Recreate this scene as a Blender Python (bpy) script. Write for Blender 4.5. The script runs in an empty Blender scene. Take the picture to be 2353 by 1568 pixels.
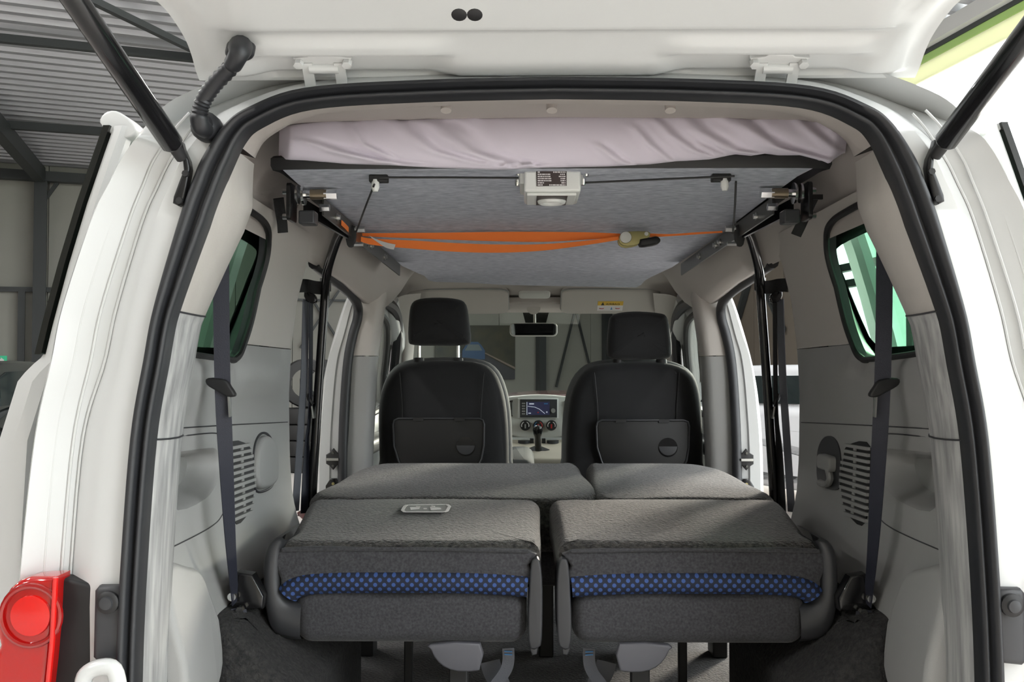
import bpy, math, random
from mathutils import Vector as V, Matrix, geometry
random.seed(7)
S = bpy.context.scene
COL = S.collection
# ------------------------------------------------------------------ camera
FPX = 2288.0
CAM = V((-.046, -1.48, 1.32))
YAW, PITCH = math.radians(.776), math.radians(1.652)
cd = bpy.data.cameras.new('camera'); cam = bpy.data.objects.new('camera', cd); COL.objects.link(cam)
cam.location = CAM; cam.rotation_euler = (math.pi/2 + PITCH, 0, YAW)
cd.sensor_width = 36; cd.lens = 36*FPX/2353; cd.clip_start = .02; cd.clip_end = 300
S.camera = cam
# ------------------------------------------------------------------ light: overcast sky, low sun, exposure
w = bpy.data.worlds.new('sky'); S.world = w; w.use_nodes = True
bgn = w.node_tree.nodes['Background']
bgn.inputs[0].default_value = (.93, .97, 1.0, 1); bgn.inputs[1].default_value = 10.5
sd = bpy.data.lights.new('sun', 'SUN'); sun = bpy.data.objects.new('sun', sd); COL.objects.link(sun)
SUN_DIR = V((.56, .82, .27)).normalized()
sun.rotation_euler = SUN_DIR.to_track_quat('Z', 'Y').to_euler(); sun.location = SUN_DIR*30
sd.energy = 12.5; sd.angle = math.radians(11); sd.color = (1, .9, .78)
vs = S.view_settings
vs.view_transform = 'Standard'; vs.look = 'None'; vs.gamma = 1; vs.use_curve_mapping = False
vs.exposure = -0.52
S.cycles.use_denoising = True
S.cycles.max_bounces = 7; S.cycles.diffuse_bounces = 4; S.cycles.glossy_bounces = 3; S.cycles.transparent_max_bounces = 10; S.cycles.use_light_tree = False; S.cycles.use_adaptive_sampling = True; S.cycles.adaptive_threshold = .03; S.cycles.sample_clamp_indirect = 8
# ------------------------------------------------------------------ pixel -> place helpers (photo measured at true depths)
_fw = V((-math.sin(YAW)*math.cos(PITCH), math.cos(YAW)*math.cos(PITCH), math.sin(PITCH)))
_rt = V((math.cos(YAW), math.sin(YAW), 0)); _up = _rt.cross(_fw)
def ray(x, y): return _fw + _rt*((x-1176.5)/FPX) - _up*((y-784)/FPX)
def U(x, y, Y): d = ray(x, y); return CAM + d*((Y-CAM.y)/d.y)
def UX(x, y, X): d = ray(x, y); return CAM + d*((X-CAM.x)/d.x)
def UZ(x, y, Z): d = ray(x, y); return CAM + d*((Z-CAM.z)/d.z)
def UP(x, y, p, n): d = ray(x, y); return CAM + d*((V(p)-CAM).dot(n)/d.dot(n))
def interp(x, tab):
    if x <= tab[0][0]: return tab[0][1]
    for (a, b), (c, d) in zip(tab, tab[1:]):
        if x <= c: return b + (d-b)*(x-a)/(c-a)
    return tab[-1][1]
def smooth(a, b, x):
    t = max(0, min(1, (x-a)/(b-a))); return t*t*(3-2*t)
def cr(pts, n=6, closed=False):
    """Catmull-Rom resampling of a list of tuples/vectors"""
    P = [tuple(p) for p in pts]; m = len(P); out = []
    segs = m if closed else m-1
    for i in range(segs):
        g = lambda k: P[k % m] if closed else P[max(0, min(m-1, k))]
        a, b, c, d = g(i-1), g(i), g(i+1), g(i+2)
        for k in range(n):
            t = k/n
            out.append(tuple(.5*((2*q)+(r-p)*t+(2*p-5*q+4*r-s)*t*t+(-p+3*q-3*r+s)*t**3) for p, q, r, s in zip(a, b, c, d)))
    if not closed: out.append(P[-1])
    return out
def rrect(x0, x1, y0, y1, r, n=4):
    o = []
    for cx, cy, a0 in ((x1-r, y0+r, -90), (x1-r, y1-r, 0), (x0+r, y1-r, 90), (x0+r, y0+r, 180)):
        for k in range(n+1):
            a = math.radians(a0+90*k/n); o.append((cx+r*math.cos(a), cy+r*math.sin(a)))
    return o
def area2(o): return sum(a[0]*b[1]-b[0]*a[1] for a, b in zip(o, o[1:]+o[:1]))
def inset(o, d):
    m = len(o); s = 1 if area2(o) > 0 else -1; out = []
    for i in range(m):
        p, q, r = V(o[i-1][:2]), V(o[i][:2]), V(o[(i+1) % m][:2])
        e1, e2 = (q-p), (r-q)
        if e1.length < 1e-9 or e2.length < 1e-9: out.append(tuple(q)); continue
        e1.normalize(); e2.normalize()
        n1, n2 = V((-e1.y, e1.x))*s, V((-e2.y, e2.x))*s
        nn = n1+n2
        if nn.length < 1e-6: nn = n1
        nn.normalize(); k = d/max(.5, nn.dot(n1))
        out.append(tuple(q+nn*k))
    return out
def inside(p, o):
    c = False; x, y = p
    for a, b in zip(o, o[1:]+o[:1]):
        if (a[1] > y) != (b[1] > y) and x < (b[0]-a[0])*(y-a[1])/(b[1]-a[1])+a[0]: c = not c
    return c
def dens(o, step, closed=True):
    out = []
    for a, b in zip(o, o[1:]+o[:1] if closed else o[1:]):
        L = math.dist(a, b); n = max(1, int(L/step))
        for k in range(n): out.append((a[0]+(b[0]-a[0])*k/n, a[1]+(b[1]-a[1])*k/n))
    if not closed: out.append(o[-1])
    return out
# ------------------------------------------------------------------ mesh builder
class MB:
    def __init__(s): s.v = []; s.f = []
    def add(s, vs_, fs): b = len(s.v); s.v += [tuple(p) for p in vs_]; s.f += [tuple(i+b for i in f) for f in fs]; return s
    def grid(s, rows, cu=False, cv=False, flip=False):
        m, n = len(rows), len(rows[0]); fs = []
        for i in range(m if cv else m-1):
            for j in range(n if cu else n-1):
                a, b, c, d = i*n+j, i*n+(j+1) % n, ((i+1) % m)*n+(j+1) % n, ((i+1) % m)*n+j
                fs.append((d, c, b, a) if flip else (a, b, c, d))
        return s.add([p for r in rows for p in r], fs)
    def box(s, lo, hi, rot=None, c=None):
        x0, y0, z0 = lo; x1, y1, z1 = hi
        vs_ = [V((x, y, z)) for z in (z0, z1) for x, y in ((x0, y0), (x1, y0), (x1, y1), (x0, y1))]
        if rot is not None: vs_ = [rot @ p + V(c) for p in vs_]
        return s.add(vs_, [(3, 2, 1, 0), (4, 5, 6, 7), (0, 1, 5, 4), (1, 2, 6, 5), (2, 3, 7, 6), (3, 0, 4, 7)])
    def bar(s, a, b, wd, ht, up=(0, 0, 1)):
        a, b = V(a), V(b); y = (b-a).normalized(); x = y.cross(V(up)).normalized(); z = x.cross(y)
        vs_ = [p + x*i + z*j for p in (a, b) for i, j in ((-wd/2, -ht/2), (wd/2, -ht/2), (wd/2, ht/2), (-wd/2, ht/2))]
        return s.add(vs_, [(0, 1, 2, 3), (7, 6, 5, 4), (0, 4, 5, 1), (1, 5, 6, 2), (2, 6, 7, 3), (3, 7, 4, 0)])
    def tube(s, path, r, n=12, caps=True):
        P = [V(p) for p in path]; R = r if isinstance(r, (list, tuple)) else [r]*len(P)
        t = (P[1]-P[0]).normalized(); x = t.cross(V((0, 0, 1)))
        if x.length < .05: x = t.cross(V((1, 0, 0)))
        x.normalize(); rows = []
        for i, p in enumerate(P):
            t = (P[min(i+1, len(P)-1)]-P[max(i-1, 0)]).normalized()
            x = (x-t*x.dot(t)).normalized(); y = t.cross(x)
            rows.append([p+(x*math.cos(2*math.pi*k/n)+y*math.sin(2*math.pi*k/n))*R[i] for k in range(n)])
        b = len(s.v); s.grid(rows, cu=True)
        if caps:
            s.f.append(tuple(b+k for k in reversed(range(n)))); e = b+(len(P)-1)*n
            s.f.append(tuple(e+k for k in range(n)))
        return s
    def cyl(s, a, b, r, n=16, r2=None): return s.tube([a, b], [r, r if r2 is None else r2], n)
    def torus(s, c, R, r, axis, n=24, m=8):
        ax = V(axis).normalized(); x = ax.orthogonal().normalized(); y = ax.cross(x); rows = []
        for i in range(n):
            a = 2*math.pi*i/n; d = x*math.cos(a)+y*math.sin(a)
            rows.append([V(c)+d*(R+r*math.cos(2*math.pi*k/m))+ax*(r*math.sin(2*math.pi*k/m)) for k in range(m)])
        return s.grid(rows, cu=True, cv=True)
    def slab(s, o, h0, h1, r0, r1, m, n=4, crown=0):
        """solid over outline o (a,b) from h0 to h1 with rounded rims r0,r1; m maps (a,b,h) to a point"""
        L = []
        for k in range(n+1) if r0 > 0 else (n,):
            t = math.pi/2*k/n; L.append((r0*(1-math.sin(t)), h0+r0*(1-math.cos(t)) if r0 > 0 else h0))
        for k in range(n+1) if r1 > 0 else (0,):
            t = math.pi/2*k/n; L.append((r1*(1-math.cos(t)), h1-r1*(1-math.sin(t)) if r1 > 0 else h1))
        rows = [[m(a, b, h) for a, b in inset(o, d)] for d, h in L]
        top = inset(o, L[-1][0])
        cx, cy = sum(p[0] for p in top)/len(top), sum(p[1] for p in top)/len(top)
        ins = [.85, .65, .4, .15] if crown else []
        for q in ins: rows.append([m(cx+(a-cx)*q, cy+(b-cy)*q, L[-1][1]+crown*(1-q*q)) for a, b in top])
        b0 = len(s.v); k = len(o); fl = area2(o) < 0; s.grid(rows, cu=True, flip=fl)
        e = b0+(len(rows)-1)*k
        f0, f1 = tuple(b0+i for i in reversed(range(k))), tuple(e+i for i in range(k))
        s.f += [f0[::-1], f1[::-1]] if fl else [f0, f1]
        return s
    def prism(s, pts, off):
        pts = [V(p) for p in pts]; k = len(pts); off = V(off)
        s.add(pts+[p+off for p in pts], [tuple(range(k)), tuple(range(2*k-1, k-1, -1))]+[(i, i+k, (i+1) % k+k, (i+1) % k) for i in range(k)])
        return s
    def panel(s, o, holes, fm, step, thick=None):
        """triangulated sheet over outline o with holes, mapped by fm(a,b)"""
        xs = [p[0] for p in o]; ys = [p[1] for p in o]; vs_, es = [], []
        for L in [o]+holes:
            L = dens(L, step); b = len(vs_); vs_ += [V(p) for p in L]; es += [(b+i, b+(i+1) % len(L)) for i in range(len(L))]
        x = min(xs)+step/2; allp = [dens(L, step) for L in [o]+holes]
        while x < max(xs):
            y = min(ys)+step/2
            while y < max(ys):
                if inside((x, y), o) and not any(inside((x, y), h) for h in holes) and min(min(abs(x-q[0])+abs(y-q[1]) for q in L) for L in allp) > step*.6:
                    vs_.append(V((x, y)))
                y += step
            x += step
        r = geometry.delaunay_2d_cdt(vs_, es, [], 0, 1e-6)
        tv = [tuple(p) for p in r[0]]; fs = []
        for t in r[2]:
            c = (sum(tv[i][0] for i in t)/3, sum(tv[i][1] for i in t)/3)
            if inside(c, o) and not any(inside(c, h) for h in holes): fs.append(tuple(t))
        par = {}
        def find(i):
            while par.setdefault(i, i) != i: i = par[i]
            return i
        for t in fs:
            for i in t[1:]: par[find(i)] = find(t[0])
        cnt = {}
        for t in fs: cnt[find(t[0])] = cnt.get(find(t[0]), 0)+1
        if cnt: mxc = max(cnt.values()); fs = [t for t in fs if cnt[find(t[0])] == mxc]
        return s.add([fm(*p) for p in tv], fs)
    def ribbon(s, path, wdir, wd, th=.0012):
        """flat webbing along path; wdir is the width direction (one vector or one per point)"""
        P = [V(p) for p in path]; rows = []
        for i, p in enumerate(P):
            t = (P[min(i+1, len(P)-1)]-P[max(i-1, 0)]).normalized()
            q = V(wdir[i] if isinstance(wdir, list) else wdir); q = (q-t*q.dot(t)).normalized(); nn = t.cross(q)
            rows.append([p+q*a*wd/2+nn*b*th/2 for a, b in ((-1, -1), (1, -1), (1, 1), (-1, 1))])
        b0 = len(s.v); s.grid(rows, cu=True); e = b0+4*(len(P)-1)
        s.f += [(b0+3, b0+2, b0+1, b0), (e, e+1, e+2, e+3)]
        return s
    def mirror(s):
        r = MB(); r.v = [(-x, y, z) for x, y, z in s.v]; r.f = [f[::-1] for f in s.f]; return r
    def sym(s): m = s.mirror(); return s.add(m.v, m.f)
    def mesh(s, name, mat, sharp=38, sub=0):
        me = bpy.data.meshes.new(name); me.from_pydata(s.v, [], s.f); me.update()
        import bmesh
        bm = bmesh.new(); bm.from_mesh(me); bmesh.ops.remove_doubles(bm, verts=bm.verts, dist=1e-6)
        bmesh.ops.recalc_face_normals(bm, faces=bm.faces); bm.to_mesh(me); bm.free()
        me.materials.append(mat)
        me.shade_smooth(); me.set_sharp_from_angle(angle=math.radians(sharp))
        return me
def put(name, mb, mat, parent=None, bevel=0, sharp=38, label=None, cat=None, group=None, kind=None, solid=0, seg=2):
    o = bpy.data.objects.new(name, mb.mesh(name, mat, sharp) if isinstance(mb, MB) else mb); COL.objects.link(o)
    if parent:
        o.parent = parent
        q = parent
        off = V((0, 0, 0))
        while q: off += q.location; q = q.parent
        o.location = -off
    if solid:
        m = o.modifiers.new('solid', 'SOLIDIFY'); m.thickness = solid; m.offset = 0
    if bevel:
        m = o.modifiers.new('bevel', 'BEVEL'); m.width = bevel; m.segments = seg; m.limit_method = 'ANGLE'; m.angle_limit = .6
        m.harden_normals = False
    for k, x in (('label', label), ('category', cat), ('group', group), ('kind', kind)):
        if x: o[k] = x
    return o
def thing(name, loc, label, cat, group=None):
    o = bpy.data.objects.new(name, None); COL.objects.link(o); o.location = loc; o.empty_display_size = .1
    o['label'] = label; o['category'] = cat
    if group: o['group'] = group
    return o
# ------------------------------------------------------------------ materials
MATS = {}
def mat(name, col, rough=.5, metal=0, coat=0, mott=None, bump=None, spec=.5, emit=0, stretch=(1, 1, 1), sheen=0):
    """mott=(scale, amount, second colour)  bump=(scale, strength)"""
    m = bpy.data.materials.new(name); m.use_nodes = True; nt = m.node_tree; N = nt.nodes; B = N['Principled BSDF']
    B.inputs['Base Color'].default_value = (*col, 1); B.inputs['Roughness'].default_value = rough; B.inputs['Metallic'].default_value = metal
    B.inputs['Coat Weight'].default_value = coat; B.inputs['Coat Roughness'].default_value = .08; B.inputs['Specular IOR Level'].default_value = spec
    if sheen: B.inputs['Sheen Weight'].default_value = sheen
    if emit: B.inputs['Emission Color'].default_value = (*col, 1); B.inputs['Emission Strength'].default_value = emit
    if mott or bump:
        tc = N.new('ShaderNodeTexCoord'); mp = N.new('ShaderNodeMapping'); mp.inputs['Scale'].default_value = stretch
        nt.links.new(tc.outputs['Object'], mp.inputs['Vector'])
    if mott:
        nz = N.new('ShaderNodeTexNoise'); nz.inputs['Scale'].default_value = mott[0]; nz.inputs['Detail'].default_value = 4
        nt.links.new(mp.outputs[0], nz.inputs['Vector'])
        rp = N.new('ShaderNodeValToRGB'); e = rp.color_ramp.elements
        e[0].position = .5-.5/ max(mott[3] if len(mott) > 3 else 2, .1); e[1].position = .5+.5/max(mott[3] if len(mott) > 3 else 2, .1)
        c2 = mott[2]; e[0].color = (*col, 1); e[1].color = (*c2, 1)
        nt.links.new(nz.outputs['Fac'], rp.inputs[0]); nt.links.new(rp.outputs[0], B.inputs['Base Color'])
    if bump:
        nb = N.new('ShaderNodeTexNoise'); nb.inputs['Scale'].default_value = bump[0]; nb.inputs['Detail'].default_value = 3
        nt.links.new(mp.outputs[0], nb.inputs['Vector'])
        bp = N.new('ShaderNodeBump'); bp.inputs['Strength'].default_value = bump[1]; bp.inputs['Distance'].default_value = bump[2] if len(bump) > 2 else .002
        nt.links.new(nb.outputs['Fac'], bp.inputs['Height']); nt.links.new(bp.outputs[0], B.inputs['Normal'])
    MATS[name] = m; return m
def glass(name, tint, refl=.08, rough=.02):
    m = bpy.data.materials.new(name); m.use_nodes = True; nt = m.node_tree; N = nt.nodes; N.remove(N['Principled BSDF'])
    t = N.new('ShaderNodeBsdfTransparent'); t.inputs[0].default_value = (*tint, 1)
    g = N.new('ShaderNodeBsdfGlossy'); g.inputs['Roughness'].default_value = rough; g.inputs[0].default_value = (1, 1, 1, 1)
    lw_ = N.new('ShaderNodeLayerWeight'); lw_.inputs[0].default_value = .5
    pw = N.new('ShaderNodeMath'); pw.operation = 'POWER'; pw.inputs[1].default_value = 4; nt.links.new(lw_.outputs['Facing'], pw.inputs[0])
    fr = N.new('ShaderNodeMath'); fr.operation = 'MULTIPLY_ADD'; fr.inputs[1].default_value = .8; fr.inputs[2].default_value = refl*.6; nt.links.new(pw.outputs[0], fr.inputs[0])
    mx = N.new('ShaderNodeMixShader'); nt.links.new(fr.outputs[0], mx.inputs[0]); nt.links.new(t.outputs[0], mx.inputs[1]); nt.links.new(g.outputs[0], mx.inputs[2])
    nt.links.new(mx.outputs[0], N['Material Output'].inputs[0]); return m
WHITE = mat('white_paint', (.60, .612, .61), .3, coat=.6)
OLDWHITE = mat('weathered_white_paint', (.80, .80, .76), .35, coat=.3, mott=(9, 1, (.68, .60, .46), 1.1))
SEALB = mat('black_rubber', (.016, .017, .02), .45)
BEIGE = mat('beige_plastic', (.48, .45, .42), .55, bump=(900, .12))
PILLARB = mat('worn_beige_plastic', (.34, .32, .295), .5, mott=(30, 1, (.40, .38, .355), 1.4), bump=(700, .15), stretch=(1, 1, .12))
LINER = mat('headliner_fabric', (.42, .385, .36), .9, bump=(700, .25))
GREYP = mat('grey_plastic', (.31, .31, .303), .5, bump=(900, .15))
SCUFF = mat('scuffed_grey_plastic', (.17, .172, .175), .45, mott=(55, 1, (.45, .45, .44), 1.9), bump=(600, .15), stretch=(1.6, 1.6, .12))
DARKP = mat('dark_grey_plastic', (.035, .036, .04), .45)
BLACK = mat('black_plastic', (.012, .012, .013), .55)
TRAYB = mat('tray_black', (.0055, .0055, .006), .5)
GLOSSB = mat('gloss_black', (.008, .008, .009), .15)
BLACKM = mat('black_steel', (.015, .015, .016), .28, metal=.3)
CHROME = mat('chrome', (.8, .8, .8), .15, metal=1)
ZINC = mat('zinc_steel', (.62, .62, .60), .3, metal=1)
DARKM = mat('dark_steel', (.12, .12, .11), .35, metal=.8)
GOLDZ = mat('yellow_zinc', (.36, .32, .15), .45, metal=.85)
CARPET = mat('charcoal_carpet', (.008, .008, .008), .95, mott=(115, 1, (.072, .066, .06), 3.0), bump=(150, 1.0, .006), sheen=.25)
ARCHC = mat('shaded_arch_carpet', (.012, .012, .013), .95, mott=(115, 1, (.034, .033, .032), 3), bump=(150, 1, .006))  # charcoal carpet again, with the shade at the arches put into its colour
CLOTH = mat('charcoal_seat_cloth', (.022, .022, .026), .9, mott=(220, 1, (.058, .058, .064), 2.2), bump=(400, .4), sheen=.15)
SEATBK = mat('black_seat_fabric', (.006, .0065, .008), .8, bump=(900, .3), sheen=.12)
SIDEGREY = mat('grey_seat_fabric', (.12, .125, .125), .85, bump=(900, .3))
FELT = mat('grey_blue_felt', (.33, .35, .42), .95, mott=(130, 1, (.60, .62, .68), 2.2), bump=(500, .35), stretch=(.35, 1, 1))
SHEET = mat('lilac_cotton', (.68, .63, .72), .9, bump=(1500, .1), sheen=.1)
ORANGE = mat('orange_webbing', (1.0, .24, .04), .7, bump=(600, .2))
WEB = mat('navy_webbing', (.013, .0145, .026), .6, bump=(500, .25))
WEBL = mat('grey_webbing', (.11, .115, .135), .5, bump=(500, .25))
WBLACK = mat('black_webbing', (.010, .010, .011), .8, bump=(500, .4))
BOXW = mat('white_plastic', (.74, .75, .73), .4)
PRINT = mat('plate_print', (.055, .04, .04), .4)
INK = mat('label_white', (.75, .72, .72), .6)
LEVER = mat('lever_grey_plastic', (.10, .10, .115), .5)
REDD = mat('deep_red_lens', (.28, .004, .004), .15, coat=1)
RED = mat('red_lens', (.40, .004, .003), .12, coat=.5)
REDB = mat('bright_red_lens', (.62, .008, .006), .15, coat=.5)
SILVER = mat('silver_plastic', (.58, .58, .55), .4)
CREAM = mat('cream_plastic', (.55, .50, .42), .5)
SCREEN = mat('screen_blue', (.018, .022, .07), .3, emit=.4)
SCRW = mat('screen_white', (.6, .65, .75), .3, emit=.5)
REDGLOW = mat('red_marking', (.55, .03, .03), .4)
BLUEM = mat('blue_marking', (.05, .22, .5), .4)
YELLOW = mat('yellow_sticker', (.75, .48, .06), .5)
PAPER = mat('paper_tag', (.62, .60, .58), .7)
FRIT = mat('black_glass_border', (.006, .007, .006), .2)
TINT = glass('tinted_glass', (.31, .47, .37)); CLEAR = glass('clear_glass', (.84, .90, .86)); PANE = glass('facade_glass', (.95, .97, .96))
WALLM = mat('wall_panel', (.27, .265, .235), .6, mott=(2, 1, (.25, .245, .215), 1.5))
WALLR = mat('shaded_wall_panel', (.105, .09, .07), .6, mott=(2, 1, (.095, .08, .062), 1.5))  # wall panel browned and darkened, its backlit shade put into the colour
STEEL = mat('painted_dark_steel', (.02, .024, .024), .5)
CEILM = mat('galvanised_sheet', (.42, .43, .45), .38, metal=.6)
FLOORM = mat('concrete_floor', (.62, .585, .555), .3, mott=(1.5, 1, (.57, .535, .505), 1.5))
LAWN = mat('lawn', (.09, .2, .05), .95, mott=(3, 1, (.13, .26, .07), 1.5))
YARD = mat('bounce_paving', (.62, .60, .57), .8, mott=(1.2, 1, (.54, .52, .5), 1.5))  # pale ground added out of view to bounce daylight into the van
GREENT = mat('green_trim', (.30, .46, .13), .5)
BEAMG = mat('grey_beam', (.45, .45, .43), .5)
CARW = mat('car_white', (.62, .64, .66), .25, coat=.7); CARB = mat('car_black', (.012, .016, .016), .2, coat=.7); CARR = mat('car_dark_red', (.05, .006, .006), .25, coat=.7)
CARG = mat('car_glass', (.012, .018, .018), .05); TYRE = mat('tyre_rubber', (.012, .012, .012), .7); RIM = mat('alloy', (.4, .4, .42), .3, metal=.9)
# blue check pattern of the seat piping
BLUE = mat('blue_check_fabric', (.012, .02, .05), .8)
def _blue():
    nt = BLUE.node_tree; N = nt.nodes; B = N['Principled BSDF']
    tc = N.new('ShaderNodeTexCoord'); sp = N.new('ShaderNodeSeparateXYZ'); nt.links.new(tc.outputs['Object'], sp.inputs[0])
    def tri(src, per, off):
        a = N.new('ShaderNodeMath'); a.operation = 'MULTIPLY_ADD'; a.inputs[1].default_value = 1/per; a.inputs[2].default_value = off; nt.links.new(src, a.inputs[0])
        b = N.new('ShaderNodeMath'); b.operation = 'PINGPONG'; b.inputs[1].default_value = .5; nt.links.new(a.outputs[0], b.inputs[0]); return b.outputs[0]
    def dots(off):
        x, z = tri(sp.outputs[0], .0175, off), tri(sp.outputs[2], .0175, off)
        x2 = N.new('ShaderNodeMath'); x2.operation = 'MULTIPLY'; nt.links.new(x, x2.inputs[0]); nt.links.new(x, x2.inputs[1])
        mx = N.new('ShaderNodeMath'); mx.operation = 'MULTIPLY_ADD'; nt.links.new(z, mx.inputs[0]); nt.links.new(z, mx.inputs[1]); nt.links.new(x2.outputs[0], mx.inputs[2])
        lt = N.new('ShaderNodeMath'); lt.operation = 'LESS_THAN'; lt.inputs[1].default_value = .048; nt.links.new(mx.outputs[0], lt.inputs[0]); return lt.outputs[0]
    a, b = dots(0), dots(.5)
    ad = N.new('ShaderNodeMath'); ad.operation = 'MAXIMUM'; nt.links.new(a, ad.inputs[0]); nt.links.new(b, ad.inputs[1])
    mx = N.new('ShaderNodeMix'); mx.data_type = 'RGBA'; nt.links.new(ad.outputs[0], mx.inputs[0])
    mx.inputs[6].default_value = (.008, .012, .03, 1); mx.inputs[7].default_value = (.035, .08, .25, 1)
    nt.links.new(mx.outputs[2], B.inputs['Base Color'])
_blue()
# translucent pale panel above the glazing
PALE = bpy.data.materials.new('translucent_panel'); PALE.use_nodes = True
def _pale():
    nt = PALE.node_tree; N = nt.nodes; N.remove(N['Principled BSDF'])
    a = N.new('ShaderNodeBsdfTranslucent'); a.inputs[0].default_value = (.62, .63, .47, 1); b = N.new('ShaderNodeBsdfDiffuse'); b.inputs[0].default_value = (.62, .63, .5, 1)
    m = N.new('ShaderNodeMixShader'); m.inputs[0].default_value = .5
    nt.links.new(a.outputs[0], m.inputs[1]); nt.links.new(b.outputs[0], m.inputs[2]); nt.links.new(m.outputs[0], N['Material Output'].inputs[0])
_pale()
# ================================================================== the hall
R3 = V((.918, .396, 0)).normalized(); N3 = V((R3.y, -R3.x, 0))
ZC = 5.0
A3 = UZ(100, 405, ZC); A3.z = 0
def RX(Y): return 4.57+(10.2-Y)*.174
RD = V((-.174, 1, 0)).normalized(); RN = V((-1, -.174, 0)).normalized()
TC = 0
for i in range(4000):
    q = A3+R3*(i*.01)
    if q.x > RX(q.y): TC = i*.01; break
CORN = A3+R3*TC
def FW(px, py, off=.12): return UP(px, py, A3+N3*off, N3)
def RW(px, py, off=.12): return UP(px, py, V((RX(0), 0, 0))+RN*off, RN)
def st(name, mb, m, **k): return put(name, mb, m, kind='structure', **k)
lab = lambda o, l, c: (o.__setitem__('label', l), o.__setitem__('category', c))
fl = st('floor', MB().box((-30, -22, -.2), (9, 30, 0)), FLOORM); lab(fl, 'pale brown concrete floor of the hall', 'floor')
yd = st('yard_ground', MB().box((9, -60, -.3), (34, 60, -.03)), YARD); lab(yd, 'pale paved yard added to bounce light in at the glazed side', 'pavement')
yd = st('yard_ground', MB().box((-30, -60, -.3), (9, -22, -.03)), YARD); lab(yd, 'pale paved apron added to bounce light in at the open hall door', 'pavement')
lw = st('lawn_ground', MB().box((34, -60, -.3), (120, 90, -.05)), LAWN); lab(lw, 'green grass outside the glazed side', 'lawn')
# front wall: backing plus sandwich panels
wf = st('wall_front', MB().prism([A3-R3*16, CORN, CORN-N3*.12, A3-R3*16-N3*.12], (0, 0, 5.6)), STEEL); lab(wf, 'greyish beige sandwich panel wall at the far end', 'wall')
pm = MB().box((0.006, 0, 0), (1.144, .07, 5.5)).mesh('wall_panel', WALLM)
rz = math.atan2(R3.y, R3.x); n = 0
t = -16
while t < TC-.6:
    o = put('wall_panel', pm, None, wf); o.location = A3+R3*t+N3*.075; o.rotation_euler = (0, 0, rz); t += 1.15
# right wall solid part, beyond the glazing
def RP(Y, z, off=0): return V((RX(Y), Y, z))+RN*off
wr = st('wall_right', MB().prism([RP(12.6, 0), RP(CORN.y+.3, 0), RP(CORN.y+.3, 0, -.15), RP(12.6, 0, -.15)], (0, 0, 4.7)), STEEL); lab(wr, 'panel wall in shade-darkened brown beside the parked white car', 'wall')
pr = MB().box((0.006, 0, 0), (1.144, .06, 4.7)).mesh('wall_panel', WALLR)
rzr = math.atan2(RD.y, RD.x); Y = 12.6
while Y < CORN.y-1:
    o = put('wall_panel', pr, None, wr); o.location = RP(Y, 0, .005); o.rotation_euler = (0, 0, rzr); Y += 1.15*RD.y
# glazed side: lintel bands, mullions, panes
def band(name, z0, z1, o0, o1, m, l, y0=-12, y1=None):
    y1 = CORN.y if y1 is None else y1
    o = st(name, MB().prism([RP(y0, z0, o0), RP(y1, z0, o0), RP(y1, z0, o1), RP(y0, z0, o1)], (0, 0, z1-z0)), m); lab(o, l, 'facade band'); return o
band('trim_1', 4.68, 4.87, 0, .03, PALE, 'pale green translucent fascia above the glazing')
band('trim_2', 4.87, 4.95, -.02, .05, GREENT, 'bright green strip along the facade top')
band('trim_3', 4.95, 5.0, -.02, .07, STEEL, 'black rail over the green facade strip')
band('trim_4', 5.0, 5.17, -.05, .16, BEAMG, 'light grey steel beam at the roof edge')
gz = bpy.data.objects.new('window_1', None); COL.objects.link(gz); gz['kind'] = 'structure'; gz.location = RP(4, 0)
lab(gz, 'tall glazed facade with dark mullions on the open side', 'window')
def gpart(name, mb, m): return put(name, mb, m, gz)
ys = [-11, -8, -5, -2, 1, 4, 7, 10.35, 12.5]
for Y in ys: gpart('mullion', MB().prism([RP(Y-.06, 0, -.06), RP(Y+.06, 0, -.06), RP(Y+.06, 0, .06), RP(Y-.06, 0, .06)], (0, 0, 4.68)), STEEL)
for z0, z1 in ((2.42, 2.52), (2.64, 2.74), (0, .12)):
    gpart('transom', MB().prism([RP(-11, z0, -.05), RP(12.5, z0, -.05), RP(12.5, z0, .05), RP(-11, z0, .05)], (0, 0, z1-z0)), STEEL)
for a, b in zip(ys, ys[1:]):
    for z0, z1 in ((.12, 2.42), (2.74, 4.68)):
        gpart('pane', MB().add([RP(a+.06, z0), RP(b-.06, z0), RP(b-.06, z1), RP(a+.06, z1)], [(0, 1, 2, 3)]), PANE)
# left wall behind the columns of the hall, out of view
lwl = st('wall_left', MB().prism([A3-R3*16, A3-R3*16+N3*34, A3-R3*16.2+N3*34, A3-R3*16.2], (0, 0, 5.6)), WALLM); lab(lwl, 'beige wall closing the hall on the far side', 'wall')
# corrugated ceiling: ribs along R3, the edge cut at the glazed side
rows = []
prof = [(0, .08), (.10, .08), (.15, 0), (.25, 0)]; per = .30
k = 0
while k*per < 25:
    for a, h in prof:
        base = A3+N3*(k*per+a); tt = 0
        den = R3.x+.174*R3.y; tt = (RX(base.y)-base.x)/den
        p0, p1 = base-R3*16, base+R3*tt
        rows.append([(p0.x, p0.y, ZC+.17+h), (p1.x, p1.y, ZC+.17+h)])
    k += 1
ce = st('ceiling', MB().grid(rows), CEILM, sharp=10); lab(ce, 'corrugated galvanised steel roof deck', 'ceiling')
put('roof_slab', MB().prism([V(rows[0][0])+V((0, 0, .2)), V(rows[0][1])+V((0, 0, .2)), V(rows[-1][1])+V((0, 0, .2)), V(rows[-1][0])+V((0, 0, .2))], (0, 0, .1)), STEEL, ce)
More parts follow.
